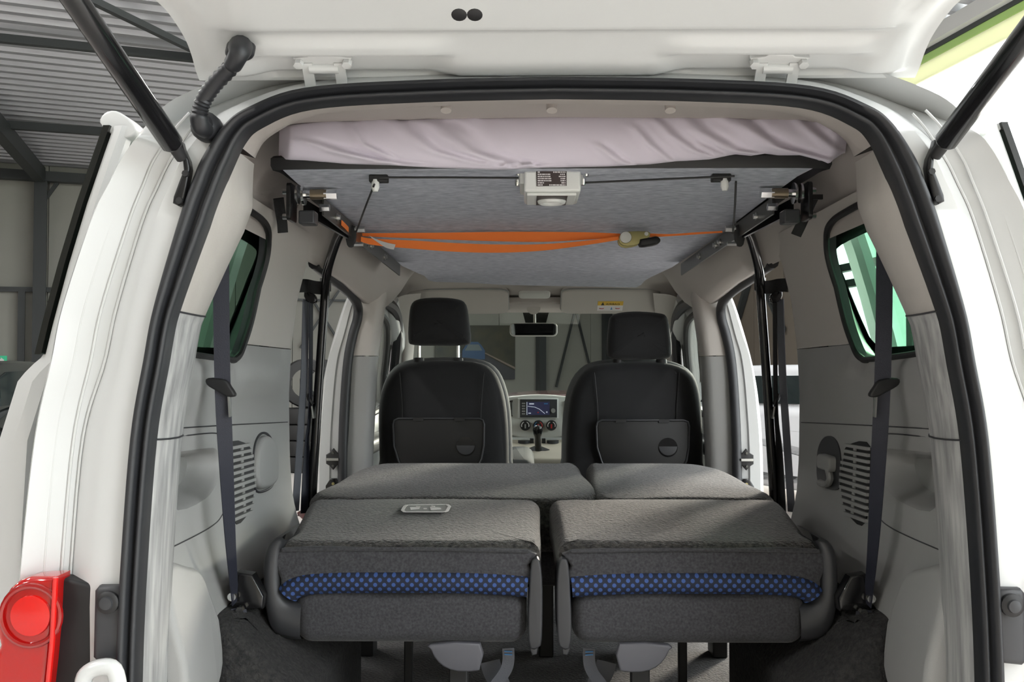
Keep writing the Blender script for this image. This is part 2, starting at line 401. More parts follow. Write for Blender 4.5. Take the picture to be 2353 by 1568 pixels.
# steel frame
def ext(a, b, e0, e1): d = (b-a).normalized(); return a-d*e0, b+d*e1
def steel(name, a, b, wd, ht, l, c='beam'):
    o = st(name, MB().bar(a, b, wd, ht), STEEL); lab(o, l, c); return o
a, b = UZ(0, 88, ZC+.02), UZ(430, 132, ZC+.02); a, b = ext(a, b, 5, 3); steel('beam', a, b, .09, .09, 'dark purlin crossing the deck nearest the tailgate')
a, b = UZ(0, 286, ZC+.02), UZ(240, 303, ZC+.02); a, b = ext(a, b, 6, 6); steel('beam', a, b, .10, .12, 'dark purlin halfway along the roof deck')
a, b = UZ(0, 405, ZC-.08), UZ(200, 418, ZC-.08); a, b = ext(a, b, 8, 16); steel('beam', a+N3*.25, b+N3*.25, .2, .18, 'dark eaves beam where roof deck meets wall')
a, b = UZ(190, -10, ZC-.02), UZ(440, 112, ZC-.02); a, b = ext(a, b, 1, 2); steel('beam', a, b, .07, .07, 'thin diagonal wind brace under the roof deck')
a, b = UZ(-40, 250, ZC-.12), UZ(92, 402, ZC-.12); steel('beam', a, b, .18, .26, 'heavy rafter running into the column head')
q = FW(92, 600, .3); col = st('column', MB().bar((q.x, q.y, 0), (q.x, q.y, ZC), .22, .3, up=N3), STEEL); lab(col, 'dark steel column standing at the wall by the van', 'column')
steel('beam', FW(95, 470, .3), FW(132, 420, .3), .07, .07, 'short knee brace at the column head', 'brace')
steel('beam', FW(-40, 664, .2), FW(230, 668, .2), .06, .09, 'horizontal wall girt behind the column', 'girt')
steel('beam', FW(50, 668, .2), FW(46, 1000, .2), .1, .12, 'door post beside the steel column', 'post')
for px, l in ((1243, 'dark column in the middle of the windscreen'), (1395, 'dark column behind the passenger headrest')):
    q = FW(px, 780, .3); c = st('column', MB().bar((q.x, q.y, 0), (q.x, q.y, ZC), .16, .22, up=N3), STEEL); lab(c, l, 'column')
for (x0, y0, x1, y1), l in (((690, 800, 815, 615), 'rising diagonal of the cross brace seen through the left door'), ((700, 660, 820, 850), 'falling diagonal of the cross brace seen through the left door'),
                            ((640, 688, 830, 692), 'horizontal tie of the cross brace seen through the left door'), ((1322, 710, 1278, 890), 'left leg of the inverted V brace in the windscreen'),
                            ((1322, 710, 1362, 870), 'right leg of the inverted V brace in the windscreen')):
    steel('brace', FW(x0, y0, .2), FW(x1, y1, .2), .045, .045, l, 'brace')
steel('brace', RW(1745, 560), RW(1684, 770), .09, .09, 'diagonal brace on the right wall', 'brace')
steel('brace', RW(1755, 660), RW(1800, 760), .07, .07, 'lower diagonal brace on the right wall', 'brace')
# exit sign
q = FW(-6, 828, .25); es = thing('exit_sign', q, 'small green emergency exit sign on the wall', 'sign')
def onwall(c, du, dz, off): return c+R3*du+V((0, 0, dz))+N3*off
put('sign_panel', MB().prism([onwall(q, -.16, -.08, 0), onwall(q, .16, -.08, 0), onwall(q, .16, .08, 0), onwall(q, -.16, .08, 0)], N3*.05), mat('sign_green', (.02, .4, .2), .5, emit=.35), es)
put('arrow', MB().prism([onwall(q, -.02, -.02, .055), onwall(q, .06, -.02, .055), onwall(q, .06, -.05, .055), onwall(q, .12, 0, .055), onwall(q, .06, .05, .055), onwall(q, .06, .02, .055), onwall(q, -.02, .02, .055)], N3*.004), INK, es)
# poster of a blue car
pq = lambda x, y, o: FW(x, y, .16+o)
po = thing('poster', pq(1090, 872, 0), 'large dark poster of a blue car on a road', 'poster')
def ppoly(name, pts, o, m): put(name, MB().prism([pq(x, y, o) for x, y in pts], N3*.01), m, po)
ppoly('sheet', [(1000, 748), (1183, 748), (1183, 872), (1000, 872)], 0, mat('poster_dark', (.02, .025, .018), .4, mott=(3, 1, (.07, .06, .03), 1.5)))
ppoly('road', [(1060, 812), (1105, 810), (1183, 852), (1183, 872), (1000, 872), (1000, 850)], .012, mat('poster_road', (.045, .045, .05), .4))
ppoly('road_line', [(1112, 812), (1116, 811), (1183, 844), (1183, 849)], .024, mat('poster_line', (.22, .17, .14), .4))
ppoly('car_picture', [(1062, 826), (1062, 806), (1070, 794), (1078, 786), (1098, 786), (1106, 794), (1114, 806), (1114, 826)], .024, mat('poster_blue', (.035, .085, .18), .4))
ppoly('car_picture', [(1068, 806), (1076, 792), (1100, 792), (1108, 806)], .036, mat('poster_grey', (.14, .17, .18), .4))
# ------------------------------------------------------------------ parked cars and tyres
def wheel(mb_t, mb_r, c, R, wd, ax=(1, 0, 0)):
    ax = V(ax); c = V(c)
    pr = [(.6, -.5), (.78, -.5), (.95, -.46), (1, -.3), (1, .3), (.95, .46), (.78, .5), (.6, .5)]
    x = ax.orthogonal().normalized(); y = ax.cross(x)
    mb_t.grid([[c+(x*math.cos(a)+y*math.sin(a))*R*r+ax*wd*h for r, h in pr] for a in [2*math.pi*i/28 for i in range(28)]], cu=True, cv=True)
    for s_ in (-.3, .3): mb_r.cyl(c+ax*wd*s_, c+ax*wd*(s_*1.3), R*.62, 24)
    for k in range(5):
        a = 2*math.pi*k/5; d = x*math.cos(a)+y*math.sin(a)
        for s_ in (-.42, .42): mb_r.bar(c+ax*wd*s_, c+ax*wd*s_+d*R*.6, R*.16, .02, up=ax)
def car(name, loc, rotz, paint, label, L=4.1, W=1.72, H=1.45):
    root = thing(name, loc, label, 'car', 'cars parked in the hall'); h = L/2
    lower = [(-h+.05, .28), (-h, .5), (-h+.02, .78), (-h+.12, .92), (-h*.52, 1.0), (h*.45, .98), (h*.93, .86), (h, .7), (h, .4), (h-.08, .26)]
    lower = cr(lower, 4, True)
    roof = cr([(-h+.12, .9), (-h+.35, H-.12), (-h+.75, H-.01), (0, H), (h*.28, H-.06), (h*.62, .95)], 5)+[(h*.62, .85), (-h+.12, .85)]
    M = Matrix.Translation(loc) @ Matrix.Rotation(rotz, 4, 'Z')
    def mk(w_): return lambda a, b, hh: M @ V((hh*(1-.16*max(0, b-.95)/.5), a, b))
    put('body', MB().slab(lower, -W/2, W/2, .1, .1, mk(W)), paint, root)
    put('cabin', MB().slab(roof, -W/2+.06, W/2-.06, .06, .06, mk(W)), paint, root)
    for sx in (-1, 1):
        for o in ([(-h+.42, 1.0), (-h+.56, H-.16), (-h+.85, H-.1), (-.12, H-.09), (-.12, 1.02)], [(-.04, 1.02), (-.04, H-.09), (h*.24, H-.14), (h*.48, 1.02)]):
            mm = MB(); f = mk(W); a_ = [f(a, b, sx*(W/2-.055)) for a, b in o]; mm.prism(a_, (M.to_3x3() @ V((sx*.012, 0, 0)))); put('side_window', mm, CARG, root)
    for a0, b0, a1, b1 in ((-h+.15, 1.0, -h+.36, H-.14), (h*.6, .99, h*.3, H-.1)):
        f = mk(W); s_ = -1 if a0 < 0 else 1
        mm = MB().prism([f(a0+s_*.012, b0, -W/2+.16), f(a0+s_*.012, b0, W/2-.16), f(a1+s_*.012, b1, W/2-.2), f(a1+s_*.012, b1, -W/2+.2)], M.to_3x3() @ V((0, s_*.01, 0)))
        put('windscreen' if s_ > 0 else 'rear_window', mm, CARG, root)
    for sx in (-1, 1):
        put('tail_lamp', MB().slab(rrect(-h+.0, -h+.16, .72, .92, .04), sx*(W/2-.1), sx*(W/2+.005), 0, 0, mk(W)), REDB, root)
        put('headlamp', MB().slab(rrect(h-.3, h-.03, .62, .76, .04), sx*(W/2-.1), sx*(W/2+.005), 0, 0, mk(W)), CHROME, root)
        for yy in (-h*.63, h*.64):
            tm, rm = MB(), MB(); wheel(tm, rm, M @ V((sx*(W/2-.1), yy, .31)), .31, .21, M.to_3x3() @ V((1, 0, 0)))
            wo = put('wheel', tm, TYRE, root); put('rim', rm, RIM, wo)
car('parked_car', (3.2, 7.45, 0), math.radians(-150), CARW, 'white hatchback parked by the right wall', H=1.36)
car('parked_car', (-5.75, 8.6, 0), math.radians(12), CARB, 'black car parked beyond the left body side', H=1.4)
car('parked_car', (0, 6.3, 0), math.radians(88), CARR, 'low dark red car seen through the windscreen', L=3.0, H=1.14)
k = 0
tp = MB(); rp_ = MB(); wheel(tp, rp_, (0, 0, 0), .32, .2, (0, 0, 1)); tme = tp.mesh('tyre', TYRE)
desc = ['lowest', 'second lowest', 'second highest', 'topmost']
for px, nm in ((698, 'outer'), (738, 'inner')):
    q = U(px, 1080, 11.5 if nm == 'outer' else 12.6); q.z = 0
    for i in range(4):
        o = put('tyre', tme, None); o.location = (q.x, q.y, .105+.205*i)
        o['label'] = f'{desc[i]} tyre of the {nm} stack beyond the left sliding door'; o['category'] = 'tyre'; o['group'] = 'stacked tyres'
    o = put('tyre', tme, None); o.location = (q.x+.02, q.y, .105+.205*3+.1+.325); o.rotation_euler = (math.pi/2, 0, .3)
    o['label'] = f'upright tyre on top of the {nm} tyre stack'; o['category'] = 'tyre'; o['group'] = 'stacked tyres'

# ------------------------------------------------------------------ unseen wall added beside the open door to block rear sky, hall lamps
wbk = st('wall_back', MB().box((-24, -6.2, 0), (4.0, -6.0, 5.2)), WALLM); lab(wbk, 'unseen beige wall added beside the open hall door to block rear sky', 'wall')
LAMPE = mat('lamp_diffuser', (1, .985, .96), .5, emit=145)
for k, (x, y) in enumerate(((-4, 6), (-4, .5), (-8.5, 3), (-8.5, 8), (-1, 8.5), (-1, 13), (2.2, 5), (-13, 6), (-5.5, -4), (-12, 0), (2.6, .8), (2.8, -2.6), (-3, -2.2))):  # last three added as fill for the left side wall and door pillars
    hl = thing('hall_lamp', (x, y, 4.7), f'linear ceiling lamp of the hall, number {k+1} from the columns', 'lamp', 'hall lamps')
    hl['label'] = 'linear lamp under the roof deck, '+('over the left of the van', 'left of the tailgate', 'over the black car', 'behind the black car', 'over the red car', 'near the poster wall', 'over the white car', 'farthest from the van', 'behind the camera by the wall', 'over the empty floor', 'added as fill right of the tailgate', 'added as fill nearest the open door', 'added as fill behind the left tail lamp')[k]
    put('housing', MB().box((x-.07, y-.8, 4.72), (x+.07, y+.8, 4.76)), STEEL, hl)
    put('diffuser', MB().box((x-.09, y-.78, 4.66), (x+.09, y+.78, 4.715)), LAMPE, hl)
    for dy in (-.6, .6): put('hanger', MB().cyl((x, y+dy, 4.76), (x, y+dy, 5.17), .006, 6), STEEL, hl)
# ================================================================== the van
van = thing('van', (0, 1.6, 0), 'white passenger van seen from behind with its tailgate raised', 'van')
def vp(name, mb, m, parent=None, **k): return put(name, mb, m, parent or van, **k)
def both(name, mb, m, parent=None, **k): return vp(name, mb, m, parent, **k), vp(name, mb.mirror(), m, parent, **k)
# stations of the rear frame: seal line S and the jamb rails a b c d (x, z), bottom to top centre
ROWS = [((.62, .56), (.68, .55), (.735, .55), (.745, .55), (.80, .55)), ((.648, .70), (.694, .70), (.743, .70), (.752, .70), (.805, .70)),
 ((.648, .856), (.694, .856), (.743, .856), (.752, .856), (.80, .856)), ((.643, 1.016), (.691, 1.016), (.736, 1.016), (.746, 1.016), (.794, 1.016)),
 ((.63, 1.217), (.675, 1.217), (.72, 1.217), (.73, 1.217), (.775, 1.217)), ((.612, 1.332), (.652, 1.332), (.688, 1.332), (.706, 1.332), (.752, 1.332)),
 ((.597, 1.414), (.634, 1.414), (.671, 1.414), (.69, 1.414), (.736, 1.414)), ((.56, 1.546), (.60, 1.546), (.633, 1.546), (.65, 1.546), (.694, 1.546)),
 ((.541, 1.601), (.578, 1.601), (.61, 1.601), (.629, 1.601), (.668, 1.601)), ((.526, 1.637), (.56, 1.639), (.59, 1.642), (.61, 1.645), (.645, 1.645)),
 ((.496, 1.683), (.519, 1.693), (.549, 1.702), (.566, 1.705), (.606, 1.695)), ((.459, 1.711), (.475, 1.726), (.50, 1.738), (.515, 1.742), (.555, 1.735)),
 ((.374, 1.74), (.38, 1.757), (.39, 1.770), (.397, 1.775), (.42, 1.778)), ((.2, 1.751), (.2, 1.768), (.2, 1.780), (.2, 1.785), (.2, 1.793)), ((0, 1.755), (0, 1.772), (0, 1.784), (0, 1.789), (0, 1.797))]
def rail(k, n=6): return cr([r[k] for r in ROWS], n)
def full(half): return [(-x, z) for x, z in half]+[(x, z) for x, z in reversed(half[:-1])]
def inw(path):
    out = []
    for i, p in enumerate(path):
        a, b = V(path[max(i-1, 0)]), V(path[min(i+1, len(path)-1)]); t = (b-a).normalized(); q = V((t.y, -t.x))
        if q.dot(V((0, 1.25))-V(p)) < 0: q = -q
        out.append(q)
    return out
SP = full(rail(0)); SN = inw(SP)
top = lambda z: smooth(1.62, 1.735, z)
def along(u, Y, um=1.0, zoff=0):
    """contour shifted inwards by u (u*um at the top)"""
    out = []
    for p, q in zip(SP, SN):
        u_ = u(p[1]) if callable(u) else u; e = u_+(u_*um-u_)*top(p[1])
        out.append((p[0]+q.x*e, Y, p[1]+q.y*e))
    return out
def r3(k, Y): return [(x, Y(z) if callable(Y) else Y, z) for x, z in full(rail(k))]
ty = lambda a, b: (lambda z: a+(b-a)*smooth(1.66, 1.74, z))
frame_rows = [along(.02, .03), along(.004, .008), r3(0, .002), r3(1, ty(0, .02)), r3(2, ty(.034, .07)), r3(3, ty(.026, .075)), r3(4, ty(-.006, .09))]
d4 = full(rail(4))
def outw(u, Y): return [(x+math.copysign(u, x)*(1-smooth(1.70, 1.78, z)), Y, z+u*.6*smooth(1.66, 1.76, z)) for x, z in d4]
frame_rows += [outw(.014, ty(.02, .10)(0)), outw(.02, .06), outw(.022, .13)]
vp('rear_frame', MB().grid(frame_rows), WHITE, sharp=50)
for k_, Yk, nm in ((2, .032, 'b'), (3, .024, 'c')):
    pts_ = [p for p in rail(k_)][6:62]
    both('sealant_bead', MB().tube([(-x, Yk-.001, z) for x, z in pts_], .0022, 6), WHITE)
    if k_ == 3: both('sealant_bead', MB().tube([(-x-.022, .012, z) for x, z in pts_[:44]], .0018, 6), WHITE)
# drip channel above the seal, weathered
vp('drip_channel', MB().grid([[(x, .028, z+.006) for x, z in full(rail(0))[60:-60]], [(x, .075, z+.022) for x, z in full(rail(0))[60:-60]]]), OLDWHITE)
# outer skin: quarter panels and roof
OUT = [(.45, .80), (.7, .825), (.856, .822), (1.016, .815), (1.217, .797), (1.332, .775), (1.414, .757), (1.546, .715), (1.601, .69), (1.645, .665), (1.70, .62), (1.72, .60)]
xo = lambda z: interp(z, OUT)
WIN = [(.20, 1.36), (.18, 1.42), (.19, 1.60), (.23, 1.635), (.35, 1.637), (.53, 1.635), (.61, 1.63), (.665, 1.615), (.70, 1.585), (.708, 1.54), (.69, 1.46), (.667, 1.405), (.63, 1.36), (.59, 1.343), (.54, 1.34), (.30, 1.348)]
WIN = cr(WIN, 4, True)
GWIN = cr([(.22, 1.40), (.22, 1.58), (.27, 1.63), (.5, 1.635), (.80, 1.63), (.88, 1.61), (.905, 1.56), (.89, 1.46), (.86, 1.39), (.80, 1.352), (.72, 1.345), (.30, 1.352)], 4, True)
mm = MB().panel([(.12, .45), (1.2, .45), (1.2, 1.715), (.12, 1.715)], [GWIN], lambda a, b: (-xo(b), a, b), .06)
both('quarter_panel', mm, WHITE)
rs = []
for Y in (.1, .6, 1.2, 1.9, 2.5, 2.9):
    dz = -.03*smooth(1.9, 2.9, Y)-.14*smooth(2.3, 3.0, Y)
    half = [(.62, 1.705), (.60, 1.735), (.565, 1.77), (.49, 1.80), (.3, 1.82), (0, 1.832)]
    rs.append([(-x, Y, z+dz) for x, z in half]+[(x, Y, z+dz) for x, z in reversed(half[:-1])])
vp('roof_panel', MB().grid(rs), WHITE)
mm = MB().grid([[(-.64, 1.18, 1.63), (-.665, 1.18, 1.66), (-.60, 1.18, 1.72)], [(-.64, 1.9, 1.60), (-.665, 1.9, 1.63), (-.60, 1.9, 1.715)], [(-.63, 2.9, 1.5), (-.65, 2.9, 1.53), (-.59, 2.9, 1.56)]])
both('roof_rail', mm, WHITE)
# underbody, sills, bumper, front bodywork
both('sill', MB().box((-.80, 1.15, .34), (-.56, 2.0, .535)), WHITE, bevel=.02)
both('sill_plate', MB().box((-.76, 1.2, .535), (-.60, 1.85, .543)), BLACK, bevel=.003)
vp('bumper', MB().slab([(-.83, -.06), (-.6, -.12), (.6, -.12), (.83, -.06), (.84, .3), (-.84, .3)], .3, .54, .03, .03, lambda a, b, h: (a, b, h)), WHITE)
vp('front_body', MB().slab([(2.95, .45), (2.95, 1.02), (3.35, 1.03), (3.75, .93), (3.92, .75), (3.95, .45)], -.82, .82, .1, .1, lambda a, b, h: (h, a, b)), WHITE)
for sx in (-1, 1):
    for yy in (.82, 3.4):
        tm, rm = MB(), MB(); wheel(tm, rm, (sx*.73, yy, .30), .30, .18); wo = vp('wheel', tm, TYRE); put('rim', rm, RIM, wo)
# black rubber seal round the opening
pf = [(.0, .004), (-.001, -.012), (.004, -.021), (.012, -.022), (.0165, -.014), (.019, -.004), (.022, -.003), (.026, -.012), (.031, -.012), (.035, -.004), (.0355, .012), (.0355, .03)]
sk = lambda z: interp(z, [(1.40, .74), (1.55, 1.0)])
rows = [along(lambda z, u=u: u*sk(z), v, .62) for u, v in pf]
vp('door_seal', MB().grid(rows), SEALB, sharp=80, label='black rubber seal round the rear opening')
# D-pillar and header trim, split at the visible seams
def trimrow(u, Y, um): return along(u, Y, um)
UL = lambda a, b: (lambda z: interp(z, [(1.40, a), (1.56, b), (1.60, b), (1.68, .025)]))
tr = [trimrow(UL(.024, .031), .02, .58), trimrow(UL(.029, .040), .03, .50), trimrow(UL(.035, .053), .052, .38), trimrow(UL(.037, .060), .085, .25), trimrow(UL(.032, .057), .12, .07), trimrow(UL(.02, .046), .15, -.14)]
def cut(z0, z1, side):
    idx = [i for i, p in enumerate(SP) if z0 <= p[1] <= z1 and (p[0] < 0) == (side < 0)]
    return idx
def trimpiece(z0, z1, m, name):
    for sgn in (-1, 1):
        i = cut(z0, z1, sgn); rr = [[r[k] for k in i] for r in tr]
        rr.append([(math.copysign(abs(p[0])+.05, p[0]), p[1]+.02, p[2]) for p in rr[-1]])
        vp(name, MB().grid(rr), m, sharp=60)
def trimpiece(z0, z1, m, name):
    for sgn in (-1, 1):
        i = [k for k, p in enumerate(SP) if z0-1e-4 <= p[1] <= z1+1e-4 and p[0]*sgn > 0]
        rr = [[r[k] for k in i] for r in tr]
        rr.append([(math.copysign(abs(p[0])+.06, p[0]), p[1]+.02, p[2]) for p in rr[-1]])
        vp(name, MB().grid(rr), m, sharp=60)
        e = min(i, key=lambda k: SP[k][1])
        if z0 > .6: vp('trim_seam', MB().tube([V(r[e])+V((-sgn*.0006, -.0006, 0)) for r in tr], .0016, 6), DARKP)
trimpiece(.54, 1.217, SCUFF, 'lower_pillar_trim')
trimpiece(1.217, 1.414, SCUFF, 'middle_pillar_trim')
trimpiece(1.414, 1.676, PILLARB, 'upper_pillar_trim')
ii = [k for k, p in enumerate(SP) if p[1] >= 1.67]
z0t = [(.15, 1.762), (.2, 1.768), (.3, 1.78), (.4, 1.79), (.6, 1.80), (1.6, 1.80), (2.0, 1.775), (2.4, 1.71), (2.6, 1.665), (2.86, 1.605)]
hr = [[r[k] for k in ii] for r in tr]
HPOLY = [(.62, 1.55), (.612, 1.604), (.602, 1.655), (.588, 1.70), (.565, 1.735), (.525, 1.767), (.45, 1.775), (.3, 1.779), (0, 1.783)]
def hgo(row, k, dY):
    out = []
    for x, y, z in row:
        d = V((abs(x), z-1.45)); s_ = 1.0
        while s_ < 1.5:
            q = d*s_
            if q.y+1.45 > interp(q.x, [(a, b) for a, b in reversed(HPOLY)]) or q.x > .61: break
            s_ += .004
        s_ = 1+(s_-1)*k; out.append((math.copysign(d.x*s_, x), y+dY, 1.45+d.y*s_))
    return out
vp('header_trim', MB().grid(hr+[hgo(hr[-1], .5, .045), hgo(hr[-1], .85, .10), hgo(hr[-1], 1, .18)]), LINER, sharp=60)
for px in (1025, 1268, 1540):
    q = U(px, 247, .17); vp('trim_clip', MB().cyl(q+V((0, -.002, -.006)), q+V((0, .004, .01)), .009, 16), LINER)
rs = []
for Y in [.16, .2, .25, .3, .35, .4, .5, .6, .8, 1.0, 1.2, 1.4, 1.6, 1.8, 1.9, 2.0, 2.1, 2.2, 2.3, 2.4, 2.5, 2.6, 2.7, 2.8, 2.86]:
    z0 = interp(Y, z0t); d = min(0, z0-1.80)*.7 if Y > .7 else 0
    half = [(.612, 1.604+d), (.602, 1.655+d), (.588, 1.70+d), (.565, min(1.735+d, z0-.035)), (.525, z0-.016), (.45, z0-.008), (.3, z0-.004), (0, z0)]
    rs.append([(-x, Y, z) for x, z in half]+[(x, Y, z) for x, z in reversed(half[:-1])])
vp('headliner', MB().grid(rs), LINER, sharp=70)
# ---------------------------------------------------------------- side walls
XW = [(.53, .60), (.8, .60), (.88, .61), (.93, .628), (1.0, .645), (1.1, .652), (1.25, .655), (1.375, .65), (1.5, .635), (1.6, .61), (1.66, .585), (1.70, .545)]
def xw(z): return interp(z, XW)
def WM(Y, z, off=0):
    if z < 1.3772: off += .020*smooth(1.24, 1.315, z+.03*((Y-.6)/.3)**2)*(1-smooth(1.322, 1.342, z))*(1-smooth(.85, 1.05, Y))
    return V((-(xw(z)+5.5*max(0, Y-1.07)**2-off), Y, z))
CUP = cr([(.2, 1.12), (.2, 1.178), (.27, 1.176), (.40, 1.171), (.465, 1.166), (.486, 1.15), (.489, 1.126), (.464, 1.095), (.395, 1.076), (.25, 1.076)], 3, True)
SEAM = [(.12, 1.378), (1.22, 1.372)]
YE = 1.2
up = MB().panel([(.12, 1.378), (YE, 1.373), (1.19, 1.50), (1.165, 1.56), (1.16, 1.66), (.12, 1.66)], [WIN], WM, .035)
for o, sx in zip(both('upper_side_trim', up, BEIGE, sharp=70), (1, 2)): pass
lo = MB().panel([(.12, .54), (YE, .54), (YE, 1.371), (.12, 1.376)], [CUP, WIN], WM, .035)
LOW = both('lower_side_trim', lo, GREYP, sharp=70)
def onside(name, mb, m, i, parts=None): return put(name, mb if i == 0 else mb.mirror(), m, LOW[i])
for i in (0, 1):
    # cup recess
    rws = [[WM(a, b, .0005) for a, b in CUP], [WM(a, b, -.006) for a, b in inset(CUP, .006)], [WM(a, b, -.045) for a, b in inset(CUP, .010)], [WM(a, b, -.058) for a, b in inset(CUP, .018)]]
    mb = MB().grid(rws, cu=True); k = len(CUP); mb.f.append(tuple(3*k+j for j in range(k)))
    onside('armrest_recess', mb, GREYP, i)
    # seams pressed into the panel
    for path in ([(.14, 1.222), (.6, 1.205), (1.16, 1.182)], [(.14, 1.204), (.3, 1.202), (.48, 1.194), (.53, 1.17), (.545, 1.12), (.54, 1.07), (.5, 1.035), (.41, 1.02), (.14, 1.019)]):
        pts = cr(path, 8); onside('panel_seam', MB().tube([WM(a, b, .0004) for a, b in pts], .0013, 5), DARKP, i)
    # vent grille
    vo = cr([(.548, 1.162), (.69, 1.156), (.718, 1.12), (.728, 1.08), (.71, 1.035), (.66, 1.008), (.56, 1.012)], 4, True)
    g = onside('vent_grille', MB().slab(vo, .0, .0025, 0, 0, lambda a, b, h: WM(a, b, h)), BLACK, i)
    for k in range(12):
        z = 1.160-k*.0132; ye = .685+.04*math.sin(math.pi*(k+.5)/11.5); zz = z-.006*0
        a = [WM(.548, zz-.0035, .001), WM(ye, zz-.0065, .001), WM(ye, zz, .001), WM(.548, zz+.003, .001)]
        mb = MB().prism(a, (.0075, 0, 0))
        put('vent_slat', mb if i == 0 else mb.mirror(), GREYP, g)
        if k < 11:
            mb = MB().prism([WM(.63, zz-.011, .001), WM(.645, zz-.011, .001), WM(.645, zz-.004, .001), WM(.63, zz-.004, .001)], (.004, 0, 0)); put('vent_slat', mb if i == 0 else mb.mirror(), GREYP, g)
    # lower storage lid
    lid = cr([(.12, .985), (.24, .98), (.285, .955), (.295, .90), (.29, .80), (.22, .74), (.12, .72)], 4, True)
    onside('storage_lid', MB().slab(lid, -.01, .022, 0, .014, lambda a, b, h: WM(a, b, h)), GREYP, i)
# left: oval cover; right: hook pocket
ov = cr([(.738, 1.06), (.737, 1.12), (.76, 1.155), (.81, 1.168), (.87, 1.158), (.908, 1.13), (.915, 1.09), (.895, 1.055), (.82, 1.047)], 5, True)
put('oval_cover', MB().slab(ov, -.004, .014, 0, .010, lambda a, b, h: WM(a, b, h)), GREYP, LOW[0])
put('oval_rim', MB().tube([WM(a, b, .001) for a, b in inset(ov, -.006)+[inset(ov, -.006)[0]]], .003, 6), DARKP, LOW[0])
hk = put('hook_pocket', MB().slab(ov, 0, .0025, 0, 0, lambda a, b, h: WM(a, b, h)).mirror(), DARKP, LOW[1])
put('hook', MB().slab(rrect(.765, .86, 1.09, 1.125, .012), 0, .02, 0, .006, lambda a, b, h: WM(a, b, h)).mirror(), GREYP, hk)
put('hook', MB().tube(cr([tuple(WM(a, b, .012)) for a, b in ((.8, 1.10), (.775, 1.075), (.80, 1.06), (.85, 1.058))], 5), .008, 8).mirror(), GREYP, hk)
# quarter windows: rubber border, reveal, black glass edge, tinted pane
def gl(a, b): return V((-(xo(b)-.012), a, b))
for i in (0, 1):
    wn = bpy.data.objects.new('quarter_window', None); COL.objects.link(wn); wn.parent = van; wn.location = V((-.7 if i == 0 else .7, .4, 1.34))-van.location
    f = (lambda mb: mb) if i == 0 else (lambda mb: mb.mirror())
    put('rubber_border', f(MB().tube([WM(a, b, .001) for a, b in WIN+[WIN[0]]], .007, 8)), BLACK, wn)
    def near(lst, q): return min(range(len(lst)), key=lambda k: math.dist(lst[k], q))
    ang = lambda p, c: math.atan2((p[1]-c[1])*2, p[0]-c[0])
    gs_ = sorted(dens(GWIN, .02), key=lambda p: ang(p, (.58, 1.49))); ws_ = sorted(dens(WIN, .01), key=lambda p: ang(p, (.44, 1.49)))
    def samp(lst, c, a): return min(lst, key=lambda p: abs((ang(p, c)-a+math.pi) % (2*math.pi)-math.pi))
    A_ = [2*math.pi*k/90-math.pi for k in range(90)]
    w_ = [samp(ws_, (.44, 1.49), a) for a in A_]; g_ = [samp(gs_, (.58, 1.49), a) for a in A_]
    put('window_reveal', f(MB().grid([[WM(a, b, 0) for a, b in w_], [WM(a, b, -.02) for a, b in w_], [gl(a, b) for a, b in g_]], cu=True)), DARKP, wn)
    put('glass_border', f(MB().panel(GWIN, [inset(GWIN, .025)], gl, .04)), FRIT, wn)
    put('pane', f(MB().panel(inset(GWIN, .024), [], gl, .08)), TINT, wn)
# floor and wheel arches
vp('floor_carpet', MB().box((-.62, .02, .5), (.62, 2.7, .54)), CARPET)
at = lambda x: interp(abs(x), [(.44, .74), (.50, .79), (.56, .855), (.62, .885), (.7, .89)])
wa = rrect(-.64, -.44, .30, .99, .07, 5)
wa = dens(wa, .05)
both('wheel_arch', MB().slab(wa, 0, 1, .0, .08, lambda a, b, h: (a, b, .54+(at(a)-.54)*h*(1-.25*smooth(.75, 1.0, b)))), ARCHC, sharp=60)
# ---------------------------------------------------------------- sliding door opening: C-pillar edge, B-pillar, seals
cp = [(1.205, .55), (1.205, 1.0), (1.205, 1.3), (1.195, 1.5), (1.17, 1.57), (1.165, 1.63)]
both('pillar_seal', MB().tube(cr([tuple(WM(min(a, 1.2), b, -.012)) for a, b in cp], 6), .014, 8), SEALB)
dt = [(-.612, 1.17, 1.605), (-.613, 1.4, 1.588), (-.613, 1.65, 1.572), (-.612, 1.80, 1.555), (-.612, 1.875, 1.53), (-.618, 1.895, 1.49), (-.632, 1.895, 1.44), (-.648, 1.89, 1.35), (-.658, 1.885, 1.2), (-.663, 1.88, 1.0), (-.664, 1.88, .56)]
both('door_seal_trim', MB().tube(cr(dt, 5), .016, 10), SEALB)
bo = [(-.63, 1.60), (-.655, 1.55), (-.69, 1.44), (-.718, 1.33), (-.738, 1.2), (-.75, 1.0), (-.752, .5)]
bi = [(-.60, 1.60), (-.61, 1.55), (-.63, 1.44), (-.648, 1.35), (-.656, 1.2), (-.66, 1.0), (-.66, .5)]
ro, ri = cr(bo, 5), cr(bi, 5)
rr = [[(x, 1.905, z) for x, z in ri], [(x+(o[0]-x)*.5, 1.90, z) for (x, z), o in zip(ri, ro)], [(x+(o[0]-x)*.55, 1.892, z) for (x, z), o in zip(ri, ro)], [(x+(o[0]-x)*.92, 1.888, z) for (x, z), o in zip(ri, ro)], [(x, 1.90, z) for x, z in ro], [(x-.012, 1.93, z) for x, z in ro], [(x-.014, 2.06, z) for x, z in ro]]
BP = both('door_pillar', MB().grid(rr), WHITE, sharp=25)
